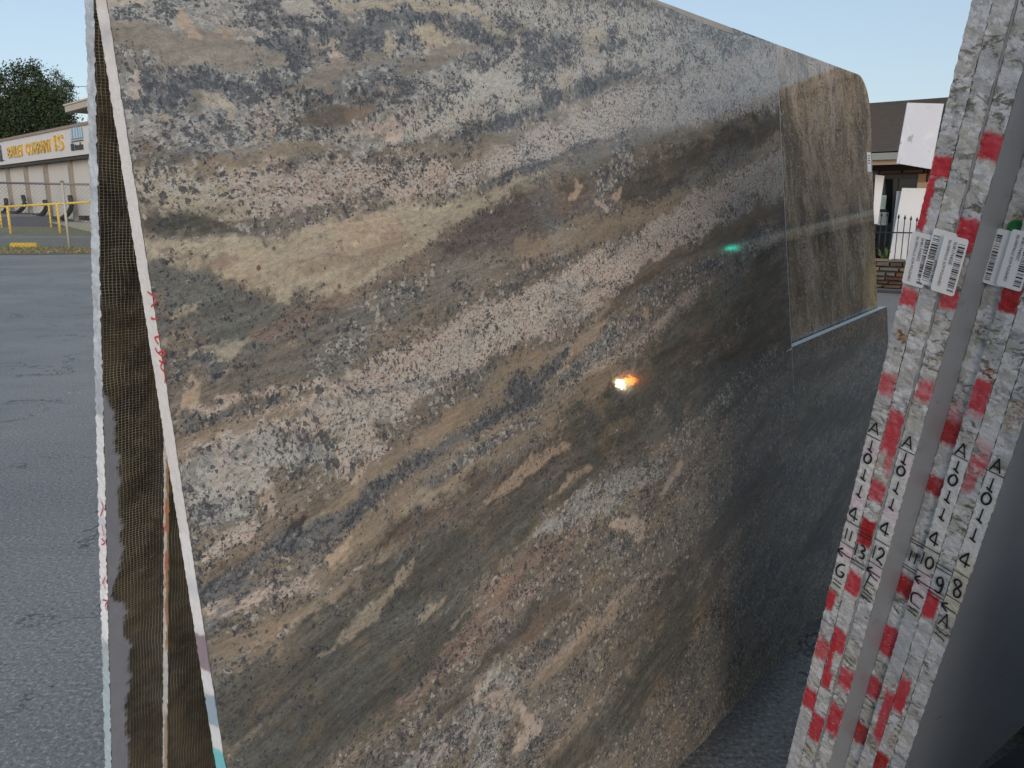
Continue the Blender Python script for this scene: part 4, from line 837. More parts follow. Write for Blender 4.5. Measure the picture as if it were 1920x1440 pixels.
LBL = {0: 'far-left slab of the white granite bundle, marked A 10114 11 G', 1: 'white granite slab marked 13 in the bundle, red painted C curve low on its edge',
       2: 'white granite slab marked A 10114 12 E, next to the bare grey strip', 3: 'set-back white granite slab with dark stone texture and a green paint dot, just right of the grey strip',
       4: 'white granite slab marked A 10114 10 with letter C below', 5: 'white granite slab marked 9, between the slabs marked 10 and 8', 6: 'nearest white granite slab marked A 10114 8 A, its plain grey face turned to us'}
slabs = []
for kx in range(7):
    Q = QS(kx); sl = empty('granite_slab', tuple(Q + e2 * .3), LBL[kx], 'stone slab', 'white granite slabs in the painted bundle on the right'); slabs.append(sl)
    th_ = .0296
    mb = MB(); mb.box(Q + e2 * .0015 + t2 * .0005, e2 * 1.35, U2 * SH, t2 * (th_ - .0015)); mb.build('slab_core', M_BACK, sl)
    # grey face (towards +t)
    Us, Vs = np.meshgrid(np.linspace(0.0012, 1.35, 60), np.linspace(0, SH, 300), indexing='ij')
    jag = (.0012 * fbm(600 + kx, Vs * 70, Vs * 0, 3))
    Pg = Q + (Us + np.where(Us < .01, jag, 0))[..., None] * e2 + Vs[..., None] * U2 + t2 * th_
    grid_mesh('grey_face', Pg, M_GREY, sl, (np.zeros(Us.shape + (3,)), np.zeros(Us.shape + (4,)), np.stack([Us + kx * 3.1, Vs, Us * 0], -1)))
    if kx == 0:
        grid_mesh('polished_face', (Q + Us[..., None] * e2 + Vs[..., None] * U2 + t2 * .0002)[:, ::-1], M_POLB, sl, (np.zeros(Us.shape + (3,)), np.zeros(Us.shape + (4,)), np.stack([Us + 50, Vs, Us * 0], -1)))
    o = edge_strip('sawn_edge', lambda s, t, j, Q=Q: Q + (-j * 2.0)[..., None] * e2 + s[..., None] * U2 + t[..., None] * t2, SH, .0296, 1100, 13, M_WGE, sl, paint_slab(kx), jit=.0010, seed=700 + kx * 11, vis_jit=.0012)
    Sg, Tg = np.meshgrid(np.linspace(0, SH, 1100), np.linspace(0, 1, 13) * .0296, indexing='ij')
    fa = np.stack([Tg + kx * .37, Sg + kx * 1.91, Tg * 0], -1)
    a = o.data.attributes.new('gflow', 'FLOAT_VECTOR', 'POINT'); a.data.foreach_set('vector', fa.ravel().astype('f'))

# ---- black marker writing. Glyph strokes live in a unit box: x across the edge, y up it
G = {
 'A': [[(.05, .0), (.48, 1.0)], [(.48, 1.0), (.80, .05)], [(.22, .38), (.72, .30)]],
 '1': [[(.52, 1.0), (.50, .05)], [(.28, .16), (.52, .03), (.74, -.04)]],
 'i': [[(.5, 1.0), (.48, .0)]],
 '0': [[(.42, .95), (.22, .62), (.24, .18), (.5, .02), (.74, .25), (.76, .68), (.56, .95), (.42, .95)]],
 '4': [[(.55, 1.0), (.12, .32), (.88, .22)], [(.55, 1.0), (.60, -.05)]],
 '11': [[(.26, 1.0), (.24, .0)], [(.70, .98), (.68, -.02)]],
 '12': [[(.14, 1.0), (.12, .05)], [(.42, .80), (.60, 1.0), (.86, .82), (.80, .5), (.46, .12), (.70, .10), (.98, -.12)]],
 '13': [[(.10, 1.0), (.08, .05)], [(.40, .95), (.66, 1.0), (.82, .80), (.58, .58), (.84, .40), (.78, .10), (.42, .10)]],
 '10': [[(.10, 1.0), (.06, .05)], [(.55, .90), (.36, .55), (.46, .12), (.74, .05), (.92, .40), (.82, .82), (.55, .90)]],
 '9': [[(.80, .70), (.60, .98), (.30, .80), (.36, .50), (.62, .42), (.80, .70)], [(.80, .70), (.74, .0), (.30, .02)]],
 '8': [[(.50, .55), (.24, .78), (.42, 1.0), (.72, .88), (.62, .58), (.42, .30), (.52, .02), (.84, .06), (.88, .38), (.50, .55)]],
 'G': [[(.80, .98), (.40, .82), (.16, .42), (.30, .06), (.70, .04), (.86, .34), (.56, .36)]],
 'E': [[(.28, 1.0), (.10, -.02)], [(.28, 1.0), (.98, .86)], [(.20, .50), (.80, .44)], [(.10, -.02), (.86, -.12)]],
 'C': [[(.92, .98), (.30, .90), (.12, .45), (.34, .05), (.96, -.04)]],
 'up': [[(.0, .45), (1.0, .35)], [(.34, 1.0), (.0, .45), (.42, .0)]],
 'line': [[(-.02, .55), (1.02, .45)]],
 'dbl': [[(-.02, .85), (1.02, .80)], [(-.02, .15), (1.02, .10)]],
 'eq': [[(.12, .90), (.92, .66)], [(.08, .25), (.88, -.02)]],
 'n': [[(.18, .0), (.10, .7), (.44, 1.0), (.98, .86)], [(.18, .0), (.98, -.15)]],
}
WRITE = [  # slab, glyph, row centre, height px, width fraction
 (0, 'A', 803, 22, .85), (0, 'line', 819, 6, 1), (0, '1', 835, 20, .8), (0, '0', 859, 18, .8), (0, '1', 888, 20, .8), (0, '1', 919, 21, .8), (0, '4', 962, 24, .8), (0, 'line', 980, 6, 1), (0, '11', 1002, 20, .8), (0, 'line', 1020, 6, 1), (0, 'up', 1037, 14, .95), (0, 'G', 1067, 26, .85), (0, 'eq', 1092, 10, .8),
 (1, 'dbl', 1003, 7, 1), (1, '13', 1034, 24, .8), (1, 'dbl', 1056, 9, 1),
 (2, 'A', 829, 24, .8), (2, 'line', 845, 6, 1), (2, '1', 858, 20, .8), (2, '0', 882, 18, .8), (2, '1', 912, 21, .8), (2, '1', 944, 20, .8), (2, '4', 990, 24, .8), (2, 'line', 1016, 6, 1), (2, '12', 1038, 26, .85), (2, 'line', 1058, 6, 1), (2, 'up', 1072, 13, .95), (2, 'E', 1093, 28, .85), (2, 'eq', 1118, 11, .9),
 (3, 'dbl', 1018, 7, 1), (3, '11', 1044, 20, .8), (3, 'dbl', 1066, 7, 1),
 (4, 'A', 843, 24, .8), (4, 'line', 857, 6, 1), (4, '1', 873, 20, .8), (4, '0', 899, 20, .85), (4, '1', 929, 21, .8), (4, '1', 962, 21, .8), (4, '4', 1009, 25, .8), (4, 'line', 1030, 6, 1), (4, '10', 1052, 24, .85), (4, 'line', 1074, 6, 1), (4, 'up', 1089, 14, .95), (4, 'n', 1122, 20, .85), (4, 'eq', 1144, 10, .9),
 (5, 'dbl', 1066, 9, 1), (5, '9', 1094, 26, .8), (5, 'dbl', 1117, 9, 1), (5, 'line', 1108, 6, 1),
 (6, 'A', 872, 26, .8), (6, 'line', 887, 6, 1), (6, '1', 907, 24, .8), (6, '0', 934, 22, .85), (6, '1', 965, 23, .8), (6, '1', 1001, 23, .8), (6, '4', 1048, 26, .85), (6, 'line', 1075, 6, 1), (6, '8', 1101, 30, .85), (6, 'line', 1121, 6, 1), (6, 'up', 1140, 14, .95), (6, 'A', 1163, 24, .8), (6, 'eq', 1188, 12, .9),
]
for kx in range(7):
    mb = MB(); Q = QS(kx); rs = np.random.RandomState(kx)
    for (k_, gname, y, hp, wf) in WRITE:
        if k_ != kx: continue
        a, b = s_at(kx, y + hp / 2), s_at(kx, y - hp / 2)
        for st in G[gname]:
            st = [(q[0] + rs.uniform(-.02, .02), q[1] + rs.uniform(-.03, .03)) for q in st]
            pts_ = [Q - e2 * .0034 + t2 * ((.5 + (q[0] - .5) * wf) * .0296) + U2 * (a + (b - a) * q[1]) for q in st]
            ribbon(mb, smooth_path(pts_), -e2, .0028 if gname in ('line', 'dbl') else .0040)
    mb.build('marker_writing', M_INK, slabs[kx])

# ---- barcode stickers bridging the slab ends
M_PR = simple('label_print', (.03, .03, .035), .5, 0, .1, 30)
def sticker(kx, w0, y_top, y_bot, wd, flip, line1, seed, off, tilt=0.0, parent=None, body_text=True):
    Q = QS(kx); a, b = s_at(kx, y_bot), s_at(kx, y_top); L = b - a
    cx = w0 + wd / 2; ct, st_ = math.cos(tilt), math.sin(tilt)
    ax = t2 * ct + U2 * st_; ay = U2 * ct - t2 * st_; O = Q + t2 * cx + U2 * (a + b) / 2 - e2 * off
    def P(x, y, z=0.0):   # curl: sticker lifts slightly at the far side
        return O + ax * x + ay * y - e2 * (z + .0025 * (abs(x) / (wd / 2)) ** 2 * .25)
    mb = MB(); r = .004; W2, L2 = wd / 2, L / 2
    outline = []
    for cxx, cyy, a0 in ((W2 - r, L2 - r, 0), (-W2 + r, L2 - r, 90), (-W2 + r, -L2 + r, 180), (W2 - r, -L2 + r, 270)):
        for j in range(5): an = R(a0 + j * 22.5); outline.append((cxx + r * math.cos(an), cyy + r * math.sin(an)))
    k = 0; mb.v += [P(x, y, .0006) for x, y in outline] + [P(x, y, 0) for x, y in outline] + [P(0, 0, .0007)]
    n_ = len(outline)
    for i in range(n_):
        j = (i + 1) % n_; mb.f.append((i, n_ * 2, j)); mb.f.append((i, j, n_ + j, n_ + i))
    so = mb.build('sticker', M_PAPER, parent)
    sg = -1 if flip else 1
    rs = np.random.RandomState(seed); mb = MB(); y = -L2 * .86
    x0, x1 = sorted((sg * (W2 * .30), sg * (W2 * .86)))
    while y < L2 * .80:
        h_ = rs.choice([.0007, .0007, .0013, .0019, .0026]); mb.quad(P(x0, y, .0012), P(x1, y, .0012), P(x1, y + h_, .0012), P(x0, y + h_, .0012)); y += h_ + rs.choice([.0008, .0011, .0016, .0030])
    mb.build('barcode', M_PR, so)
    if body_text:
        # text reads down the sticker (or up it when the sticker is upside down)
        tx, ty = -ay * sg, ax * sg
        def T(body, size, xx, yy): text_mesh('lettering', body, size, O + ax * sg * xx + ay * sg * yy - e2 * .0022, tx, ty, -e2, M_PR, so, xs=1.0)
        T(line1, .0070, W2 * -.06, L2 * .84); T('SILVERFALLS 3CM POLISHED', .0060, -W2 * .50, L2 * .86)
    return so

sticker(0, -.0012, 436, 533, .0375, False, 'SHR174402G', 1, .0045, R(1.5), slabs[0])
sticker(1, .0005, 430, 534, .0385, True, 'SHR174402F', 2, .0062, R(-1), slabs[1])
sticker(2, -.0075, 441, 546, .0385, False, 'SHR174402E', 3, .0200, R(0), slabs[2])
sticker(3, -.0015, 430, 532, .0310, True, 'SHR174402D', 4, .0110, R(0), slabs[3], False)
sticker(4, -.0080, 434, 540, .0385, False, 'SHR174402C', 5, .0080, R(0), slabs[4])
sticker(5, .0010, 440, 544, .0385, False, 'SHR174402B', 6, .0060, R(0), slabs[5])

# ---- rack carrying the bundle
rack2 = empty('steel_rack', tuple(QS(3) + e2 * 1.2), 'black steel rack carrying the painted bundle of white granite slabs', 'rack')
f2 = QS(0); f2 = np.array([f2[0], f2[1], 0]); eh = np.array([e2[0], e2[1], 0]); eh /= np.linalg.norm(eh); th2 = np.array([t2[0], t2[1], 0]); th2 /= np.linalg.norm(th2)
for q in (.35, 1.1):
    mb = MB(); mb.box(f2 + eh * q - th2 * .15, eh * .10, th2 * .75, Z * .135); mb.build('base_beam', M_STEEL, rack2)
for q in (1.18,):
    mb = MB(); b0 = QS(6) + e2 * q + t2 * .034; mb.box(b0, e2 * .08, U2 * 1.7, t2 * .06); mb.build('upright', M_STEEL, rack2)

# unseen row added opposite the bundle to shade it, leaning the other way
hid = np.array([t2[0], t2[1], 0]); hid /= np.linalg.norm(hid)
UO = Z * math.cos(R(13)) - hid * math.sin(R(13)); tO = hid * math.cos(R(13)) + Z * math.sin(R(13))
QO = QS(6); QO = np.array([QO[0], QO[1], .15]) + hid * (.14 + 1.0) - eh * .55
for j in range(2):
    so_ = empty('granite_slab', tuple(QO + tO * .032 * j), ('inner', 'outer')[j] + ' slab of an unseen row added opposite the bundle to shade its plain grey face', 'stone slab')
    mb = MB(); mb.box(QO + tO * .032 * j, eh * 2.3, UO * 2.0, tO * .029); mb.build('slab_core', M_GREY, so_)

mb = MB(); mb.box(f2 + eh * -.1 + hid * .18 + Z * .06, eh * 1.6, hid * .95, Z * .05); mb.build('shade_plate', M_STEEL, rack2)  # added dark sheet standing for the shade at the foot of the rack

# ------------------------------------------------------------------ company building far left
M_WALL = simple('cream_render', (.60, .57, .53), .85, 0, .10, .6, .1)
M_FASC = simple('pale_fascia', (.66, .64, .63), .7, 0, .05, .5)
M_TRIM = simple('brown_trim', (.30, .22, .17), .6, 0, .1, 2)
M_POST = simple('grey_brown_post', (.25, .23, .20), .6, 0, .15, 3)
M_BLK = simple('black_rubber', (.015, .017, .017), .6, 0, .3, 6)
M_GOLD = simple('gold_letter_metal', (.85, .52, .10), .22, .9, .08, 3)
M_DKL = simple('dark_letter', (.05, .05, .05), .5, 0, .2, 4)
BR_ = np.array([-23.6, 44.0, 0]); BLd = np.array([-12.5, 12.1, 0]); BLd /= np.linalg.norm(BLd); Bn = np.array([-BLd[1], BLd[0], 0]); Bn = Bn if Bn @ (-BR_) > 0 else -Bn
bl = empty('office_building', tuple(BR_ + BLd * 8), 'long low cream building with gold lettering on its fascia, beyond the fence on the left', 'building')
def Bp(a, z, o=0.0): return BR_ + BLd * a + Bn * o + Z * z      # a: metres along the front from its right visible end
def Bimg(x, y, o=0.0):      # point of the front seen at (x, y): (a, z)
    p = on_plane(x, y, BR_ + Bn * o, Bn); return (p - BR_) @ BLd, p[2]
zb_, zt_ = 4.55, 6.25
zb_ = .5 * (Bimg(165, 288)[1] + Bimg(0, 313)[1]); zt_ = .5 * (Bimg(165, 231)[1] + Bimg(0, 266)[1])
mb = MB(); mb.box(Bp(-14, .6, -9), BLd * 46, Bn * 8.7, Z * (zt_ - .9)); mb.build('wall', M_WALL, bl)
mb = MB(); mb.box(Bp(-14, zb_, -.3), BLd * 46, Bn * .55, Z * (zt_ - zb_ - .1)); mb.build('fascia', M_FASC, bl)
mb = MB(); mb.box(Bp(-14.1, zt_ - .1, -9.2), BLd * 46.2, Bn * 9.52, Z * .14); mb.build('roof', M_TRIM, bl)
mb = MB(); mb.box(Bp(-14, zb_ - .16, -.3), BLd * 46, Bn * .45, Z * .155); mb.build('soffit', simple('dark_soffit', (.07, .065, .055), .8), bl)
cols_x = [(4, 12), (38, 49), (75, 88), (122, 136), (183, 200)]
for i, (xt, xb) in enumerate(cols_x):
    a, _ = Bimg(xt + 2, 310); mb = MB(); mb.box(Bp(a - .10, .7, -.298), BLd * .22, Bn * .2, Z * (zb_ - .86)); mb.build('pilaster', M_POST, bl)
for (pts_) in ([(85 - 42, 367), (88 - 42, 380), (44, 388), (36, 396), (26, 400), (6, 399)], [(84, 375), (86, 388), (84, 396), (76, 403), (62, 404), (38, 403)], [(131, 367), (134, 384), (131, 396), (122, 406), (108, 411), (66, 411)], [(11, 372), (12, 388), (8, 398), (-8, 399)]):
    P3 = [Bp(*Bimg(x, y, .25), .25) for x, y in pts_]; mb = MB(); mb.tube(smooth_path(P3, 4), .13, 8); mb.build('bumper_hose', M_BLK, bl, True)
a, z = Bimg(160, 410, .3); mb = MB(); mb.box(Bp(a, z - .1, .1), BLd * .8, Bn * .25, Z * .25); mb.build('vent_grille', M_BLK, bl)
# raised kerb in front of the wall
mb = MB(); mb.box(Bp(-14, .3, .0), BLd * 46, Bn * 1.1, Z * .58); mb.build('plinth', simple('plinth_concrete', (.42, .40, .34), .9), bl)
# lettering: each letter sized from where it stands on the fascia
def fascia_text(name, s, x0, y0, x1, mat, frac, depth, bold=0.0, par=bl, size=None, squeeze=None):
    a0, z0 = Bimg(x0, y0, .27); a1, _ = Bimg(x1, y0, .27); L = abs(a1 - a0)
    hgt = size; cu_w = len(s)
    o = text_mesh(name, s, 1.0, (0, 0, 0), (1, 0, 0), (0, 1, 0), (0, 0, 1), mat, None, depth=depth, bold=bold)
    xs = [v.co.x for v in o.data.vertices]; ys = [v.co.y for v in o.data.vertices]; w_, h_ = max(xs) - min(xs), max(ys) - min(ys); x_min, y_min = min(xs), min(ys)
    for v in o.data.vertices:
        c = v.co; v.co = Bp(a0 - (c.x - x_min) / w_ * L, z0 + (c.y - y_min) / h_ * hgt, .26 + .03 + c.z)
    o.parent = par; o.matrix_parent_inverse = Matrix.Translation(-par.location); return o
hz = zt_ - zb_
fascia_text('lettering', 'BAILEY', 17, 296, 46, M_GOLD, 0, .05, .004, size=.62 * 1.0)
fascia_text('lettering', 'COMPANY', 51, 291, 99, M_GOLD, 0, .05, .004, size=.64)
fascia_text('lettering', 'IS', 104, 283, 122, M_GOLD, 0, .05, .01, size=.78)
fascia_text('small_lettering', 'lift trucks', 135, 283, 157, M_DKL, 0, .02, .02, size=.36)
a0, z0 = Bimg(134, 267, .27); a1, _ = Bimg(156, 264, .27); mb = MB(); mb.box(Bp(a0, z0, .26), BLd * (a1 - a0), Bn * .03, Z * .05); mb.build('underline', M_DKL, bl)
M_BLUE = simple('blue_logo_panel', (.10, .28, .48), .3, .2, .3, 3); M_SILV = simple('silver_logo', (.55, .58, .60), .3, .5, .1, 3)
a0, z0 = Bimg(134, 262, .27); a1, _ = Bimg(156, 259, .27); mb = MB(); arch = [(0, 0), (1, 0), (1, .5), (.9, .75), (.7, .93), (.5, 1), (.3, .93), (.1, .75), (0, .5)]
mb.prism([Bp(a0 + (a1 - a0) * x, z0 + .62 * y, .26) for x, y in arch], Bn * .04); mb.build('logo', M_BLUE, bl)
mb = MB()
for (x, dx) in ((.05, .12), (.30, -.02), (.52, .02), (.74, .03), (.92, -.10)):
    mb.box(Bp(a0 + (a1 - a0) * x, z0 + .03, .302), BLd * (a1 - a0) * .08, Bn * .02, Z * .50 - BLd * dx * .3)
mb.build('logo_strokes', M_SILV, bl)
# small dark lift-truck emblem at the left of the lettering
a0, z0 = Bimg(8, 302, .27); mb = MB(); s_ = -1
for (x, y, w_, h_) in ((0, .18, .42, .42), (.0, .62, .10, .50), (.34, .60, .08, .45), (.0, 1.02, .42, .08), (.50, .0, .07, 1.55), (.57, .05, .35, .06), (.05, 0, .16, .2), (.32, 0, .14, .18)):
    mb.box(Bp(a0 + .9 - x, z0 + y * .62, .26), -BLd * w_, Bn * .04, Z * h_ * .62)
mb.build('emblem', M_DKL, bl)

# taller canopy roof behind it
cn = empty('canopy', (-27, 60, 0), 'beige overhanging flat canopy corner rising behind the lettered building', 'canopy')
def Pz(x, y, Y): return at_y(x, y, Y)
A_ = Pz(121, 199, 60); ctop = A_[2]
e_ = np.array([-.70, .71, 0]); e_ = -e_      # towards the right and nearer
f_ = np.array([.71, .70, 0])
mb = MB(); mb.box(A_ + Z * -.42, e_ * 16, f_ * 12, Z * .42); mb.build('roof_edge', simple('beige_metal', (.50, .44, .36), .6), cn)
mb = MB(); mb.box(A_ + Z * -.44 + e_ * .3 + f_ * .3, e_ * 15.4, f_ * 11.4, Z * .018); mb.build('soffit', simple('grey_soffit', (.30, .31, .28), .8), cn)
mb = MB(); mb.box(A_ + Z * .004 + e_ * -.08 + f_ * -.08, e_ * 16.1, f_ * 12, Z * .10); mb.build('coping', simple('coping_metal', (.58, .52, .45), .5), cn)
for q in (2.5, 12.5):
    b0 = A_ + e_ * q + f_ * 3; mb = MB(); mb.box((b0[0], b0[1], 1.0), (.35, 0, 0), (0, .35, 0), (0, 0, ctop - 1.45)); mb.build('post', M_POST, cn)

# ---- fence, rail, parking block
M_GALV = simple('galvanised_steel', (.20, .19, .19), .5, .5, .15, 6); M_GALV2 = simple('weathered_post', (.44, .42, .36), .6, .2, .15, 3)
M_YEL = simple('yellow_paint', (.72, .52, .10), .6, 0, .18, 5, .1)
fn = empty('chain_link_fence', (-17.9, 32.9, 0), 'tall chain-link fence with grey top rail in front of the lettered building', 'fence')
FT_ = 2.58
mb = MB(); a, b = at_y(-60, 341.5, 32.9), at_y(230, 347, 32.9); mb.tube([a, b], .042, 8); mb.build('top_rail', M_GALV, fn, True)
for x_, y_ in ((130, 466), (-70, 470)):
    g_ = on_z(x_, y_); mb = MB(); mb.tube([(g_[0], 32.86, -.1), (g_[0], 32.86, FT_ + .02)], .055, 10); po = mb.build('post', M_GALV2, fn, True)
    mb = MB(); mb.tube([(g_[0], 32.86, FT_ + .02), (g_[0], 32.86, FT_ + .07), (g_[0], 32.86, FT_ + .10)], [.075, .07, .01], 10); mb.build('cap', M_GALV, po, True)
mb = MB(); xa, xb, st = -23.5, -14.0, .16
def seg(p, q, r=.0045):
    p, q = np.array(p), np.array(q); k = len(mb.v); t = q - p; t = t / np.linalg.norm(t); s1 = np.cross(t, (0, 1, 0)) * r; s2 = np.array([0, r, 0])
    mb.v += [p + s1, p + s2, p - s1, p - s2, q + s1, q + s2, q - s1, q - s2]
    for i in range(4): j = (i + 1) % 4; mb.f.append((k + i, k + j, k + 4 + j, k + 4 + i))
x = xa - 2.6
while x < xb:
    for sgn in (1, -1):
        x0, z0, x1, z1 = (x, .05, x + 2.5, 2.55) if sgn > 0 else (x, 2.55, x + 2.5, .05)
        seg((x0, 32.9, z0), (x1, 32.9, z1))
    x += st
tag(mb.build('chain_mesh', M_GALV, fn), kind='stuff')
for nm, y0, Yd, posts, lab in (('near', 0, 38.7, ((20, 435), (113, 436)), 'yellow pipe guard rail, the nearer one with thicker posts, in front of the cream building'), ('far', 0, 41.0, ((4, 430), (96, 424)), 'thinner yellow pipe guard rail, set just behind the nearer yellow rail')):
    rl = empty('guard_rail', (-26, Yd, .4), lab, 'railing')
    if nm == 'near': a, b = at_y(-60, 391.5, Yd), at_y(215, 376, Yd); ra = .052
    else: a, b = at_y(-60, 391, Yd), at_y(215, 377.5, Yd); ra = .040
    mb = MB(); mb.tube([a, b], ra, 8); mb.build('pipe', M_YEL, rl, True)
    for px_, py_ in posts + tuple((q[0] - 95, q[1]) for q in posts[:1]):
        g_ = at_y(px_, py_, Yd); gz = float(ground_h(g_[0], g_[1])); tt = (g_[0] - a[0]) / (b[0] - a[0]); zt = a[2] + (b[2] - a[2]) * tt
        mb = MB(); mb.tube([(g_[0], Yd, gz - .1), (g_[0], Yd, zt)], ra * 1.2, 8); mb.build('post', M_YEL, rl, True)
g0, g1 = on_z(17, 465), on_z(68, 465); mb = MB(); L_ = g1[0] - g0[0]; y_ = g0[1]
mb.hexa([(g0[0], y_, 0), (g1[0], y_, 0), (g1[0], y_ + .3, 0), (g0[0], y_ + .3, 0), (g0[0] + .02, y_ + .05, .21), (g1[0] - .02, y_ + .05, .21), (g1[0] - .02, y_ + .24, .21), (g0[0] + .02, y_ + .24, .21)])
pb = bevel(mb.build('parking_block', simple('chipped_yellow_concrete', (.62, .44, .06), .9, 0, .35, 9, .5)), .03); tag(pb, 'yellow painted concrete parking block on the verge below the fence', 'parking block')

# ------------------------------------------------------------------ trees behind the building
M_LEAF = []
for i, c in enumerate(((.022, .040, .016), (.040, .062, .024), (.070, .085, .045))):
    M_LEAF.append(simple('leaf_%s' % ('dark', 'mid', 'pale')[i], c, .8, 0, .4, .5))
M_BARK = simple('bark', (.10, .08, .06), .9, 0, .3, 6, .4)
def tree(base, h, blobs, n, leaf, label, seed, mats=(0, 1)):
    rs = np.random.RandomState(seed); t = empty('tree', tuple(base), label, 'tree', 'trees behind the lettered building'); base = np.array(base, float)
    mb = MB(); tips = []
    mb.tube([base, base + (.1, 0, h * .3), base + (.2, .1, h * .55)], [h * .028, h * .02, h * .012], 8)
    for (cx, cz, rx, rz) in blobs:
        q = base + np.array([cx, rs.uniform(-1, 1), cz]); mb.tube([base + (.1, 0, h * .35 + rs.uniform(0, h * .1)), base + np.array([cx * .5, 0, cz * .75]), q], [h * .011, h * .007, h * .002], 6)
    mb.build('trunk', M_BARK, t, True)
    V = []; F = []; MI = []
    wts = np.array([b[2] * b[3] for b in blobs]); wts = wts / wts.sum(); mp = []
    # leaf clumps scattered through each lobe
    for bi in rs.choice(len(blobs), n // 14, p=wts):
        cx, cz, rx, rz = blobs[bi]; v = rs.normal(size=3); v /= np.linalg.norm(v); rr = rs.uniform(.25, 1.0) ** .5 * rs.uniform(.8, 1.15)
        c = base + np.array([cx + v[0] * rx * rr, v[1] * rx * rr, cz + v[2] * rz * rr]); mm = 0 if rs.rand() < .55 else 1
        for j in range(14):
            p = c + rs.normal(size=3) * leaf * 2.4; a1 = rs.normal(size=3); a1 /= np.linalg.norm(a1); a2 = np.cross(a1, rs.normal(size=3)); a2 /= np.linalg.norm(a2) + 1e-6; s = leaf * rs.uniform(.6, 1.3)
            k = len(V); V += [p - a1 * s, p + a2 * s * .5, p + a1 * s, p - a2 * s * .5]; F.append((k, k + 1, k + 2, k + 3)); MI.append(mm)
    o = mesh('crown', V, F, [M_LEAF[mats[0]], M_LEAF[mats[1]]], t); o.data.polygons.foreach_set('material_index', np.array(MI, 'i')); return t
def T0(x, Y): p = at_y(x, 390, Y); return (p[0], Y, 1.2)
s70 = 72 / FPX
tree(T0(18, 72), 12, [(-2.6, 8.6, 1.5, 1.7), (-1.0, 10.4, .9, 1.2), (.5, 11.2, .8, .9), (1.4, 9.6, 1.1, 1.3), (-1.6, 9.4, 1.0, 1.0), (-4.2, 9.4, 1.3, 1.6), (.6, 7.2, 1.9, 1.7), (-2.0, 6.4, 2.4, 2.0), (-.4, 8.4, 1.6, 1.5), (2.2, 8.2, 1.1, 1.3)], 24000, .12, 'leftmost dark broad evergreen tree behind the lettered building', 1)
tree(T0(86, 74), 13, [(-.9, 11.9, .8, .7), (.4, 12.3, .55, .6), (.9, 10.9, .8, .9), (-.6, 10.2, 1.0, 1.1), (1.3, 9.2, .8, 1.0), (-1.3, 8.6, 1.2, 1.2), (.4, 7.8, 1.5, 1.4), (1.0, 6.4, 1.8, 1.6), (-1.5, 6.6, 1.6, 1.6), (2.2, 9.8, .8, .9), (2.4, 8.2, 1.2, 1.3), (0, 9.4, 1.3, 1.2)], 24000, .12, 'dark tallest evergreen tree left of the beige canopy', 2)
tree(T0(136, 84), 13, [(-.2, 13.2, .6, .5), (.5, 12.5, .6, .5), (-.6, 12.3, .5, .45), (.1, 11.4, .7, .6), (.9, 10.8, .7, .8), (0, 8, 1.6, 2.0), (.6, 12.0, .8, .7)], 5200, .10, 'thin pale-topped tree just above the beige canopy corner', 3, (1, 2))
tree(T0(-70, 78), 12, [(-2, 9.5, 3, 2.5), (1.2, 8.5, 2, 2.2), (0, 6, 3, 3)], 9000, .16, 'dark evergreen tree at the very left margin behind the lettered building', 4)
# bare shrubs under the canopy
mb = MB(); rs = np.random.RandomState(9); sb = Bp(*Bimg(140, 236), -9.6)
for i in range(60):
    p0 = sb + BLd * rs.uniform(-3, 5) + Z * (-1.2); q = p0 + np.array([rs.uniform(-.7, .7), rs.uniform(-.4, .4), rs.uniform(2.0, 3.3)]); m_ = (p0 + q) / 2 + rs.normal(size=3) * .15; mb.tube([p0, m_, q], [.05, .035, .012], 5)
o_ = mb.build('bare_shrub', simple('dry_twigs', (.42, .33, .22), .9, 0, .2, 3)); tag(o_, 'bare pale branching shrub under the beige canopy corner', 'shrub', kind='stuff')
# power line
mb = MB(); p, q = at_y(-120, 131, 55), at_y(260, 158, 55); P_ = [p + (q - p) * t - Z * (.5 * math.sin(math.pi * t)) for t in np.linspace(0, 1, 16)]; mb.tube(P_, .018, 6)
tag(mb.build('power_line', M_BLK), 'thin overhead power line crossing the sky above the trees', 'power line')

# ------------------------------------------------------------------ showroom on the right
hd = R(-60); Rd = np.array([-math.sin(hd), -math.cos(hd), 0]); Rd = np.array([math.cos(R(38)), -math.sin(R(38)), 0])    # along the front, towards the right and nearer
Rn = np.array([-math.sin(R(38)), -math.cos(R(38)), 0])     # out of the front, towards us
g0 = on_z(1662, 541); RO = np.array([g0[0], g0[1], 0])      # foot of the stone planter wall
def Rp(a, z, o=0.0): return RO + Rd * a + Rn * o + Z * z
def Rimg(x, y, o=0.0): p = on_plane(x, y, RO + Rn * o, Rn); return (p - RO) @ Rd, p[2]
sr = empty('showroom_building', tuple(Rp(2, 0, -1)), 'low stone building with dark shingle roof and shaded glass front on the right', 'building')
k = NT('shingles'); v = k.obj(); a = k.noise(v, 3, 5, .7); b = k.noise(v, 22, 3, .7)
k.fin(k.mix(b, k.mix(a, (.050, .042, .040), (.095, .078, .070)), (.12, .10, .09)), .9); k.bump(b, .5, .02); M_SHIN = k.m
M_GUT = simple('gutter_metal', (.30, .31, .29), .5, .2, .1, 3); M_FASB = simple('tan_fascia_board', (.42, .31, .21), .7, 0, .15, 4)
M_GLASS = NT('dark_window_glass'); M_GLASS.fin((.012, .014, .015), .06, 0, .6); M_GLASS = M_GLASS.m
OE = .9      # eave overhang in front of the wall line, wall line at o = -0.5
WO = -.8; EO = .15
ze = Rimg(1660, 290, EO)[1]; 
LF, RT = -9.0, 15.0
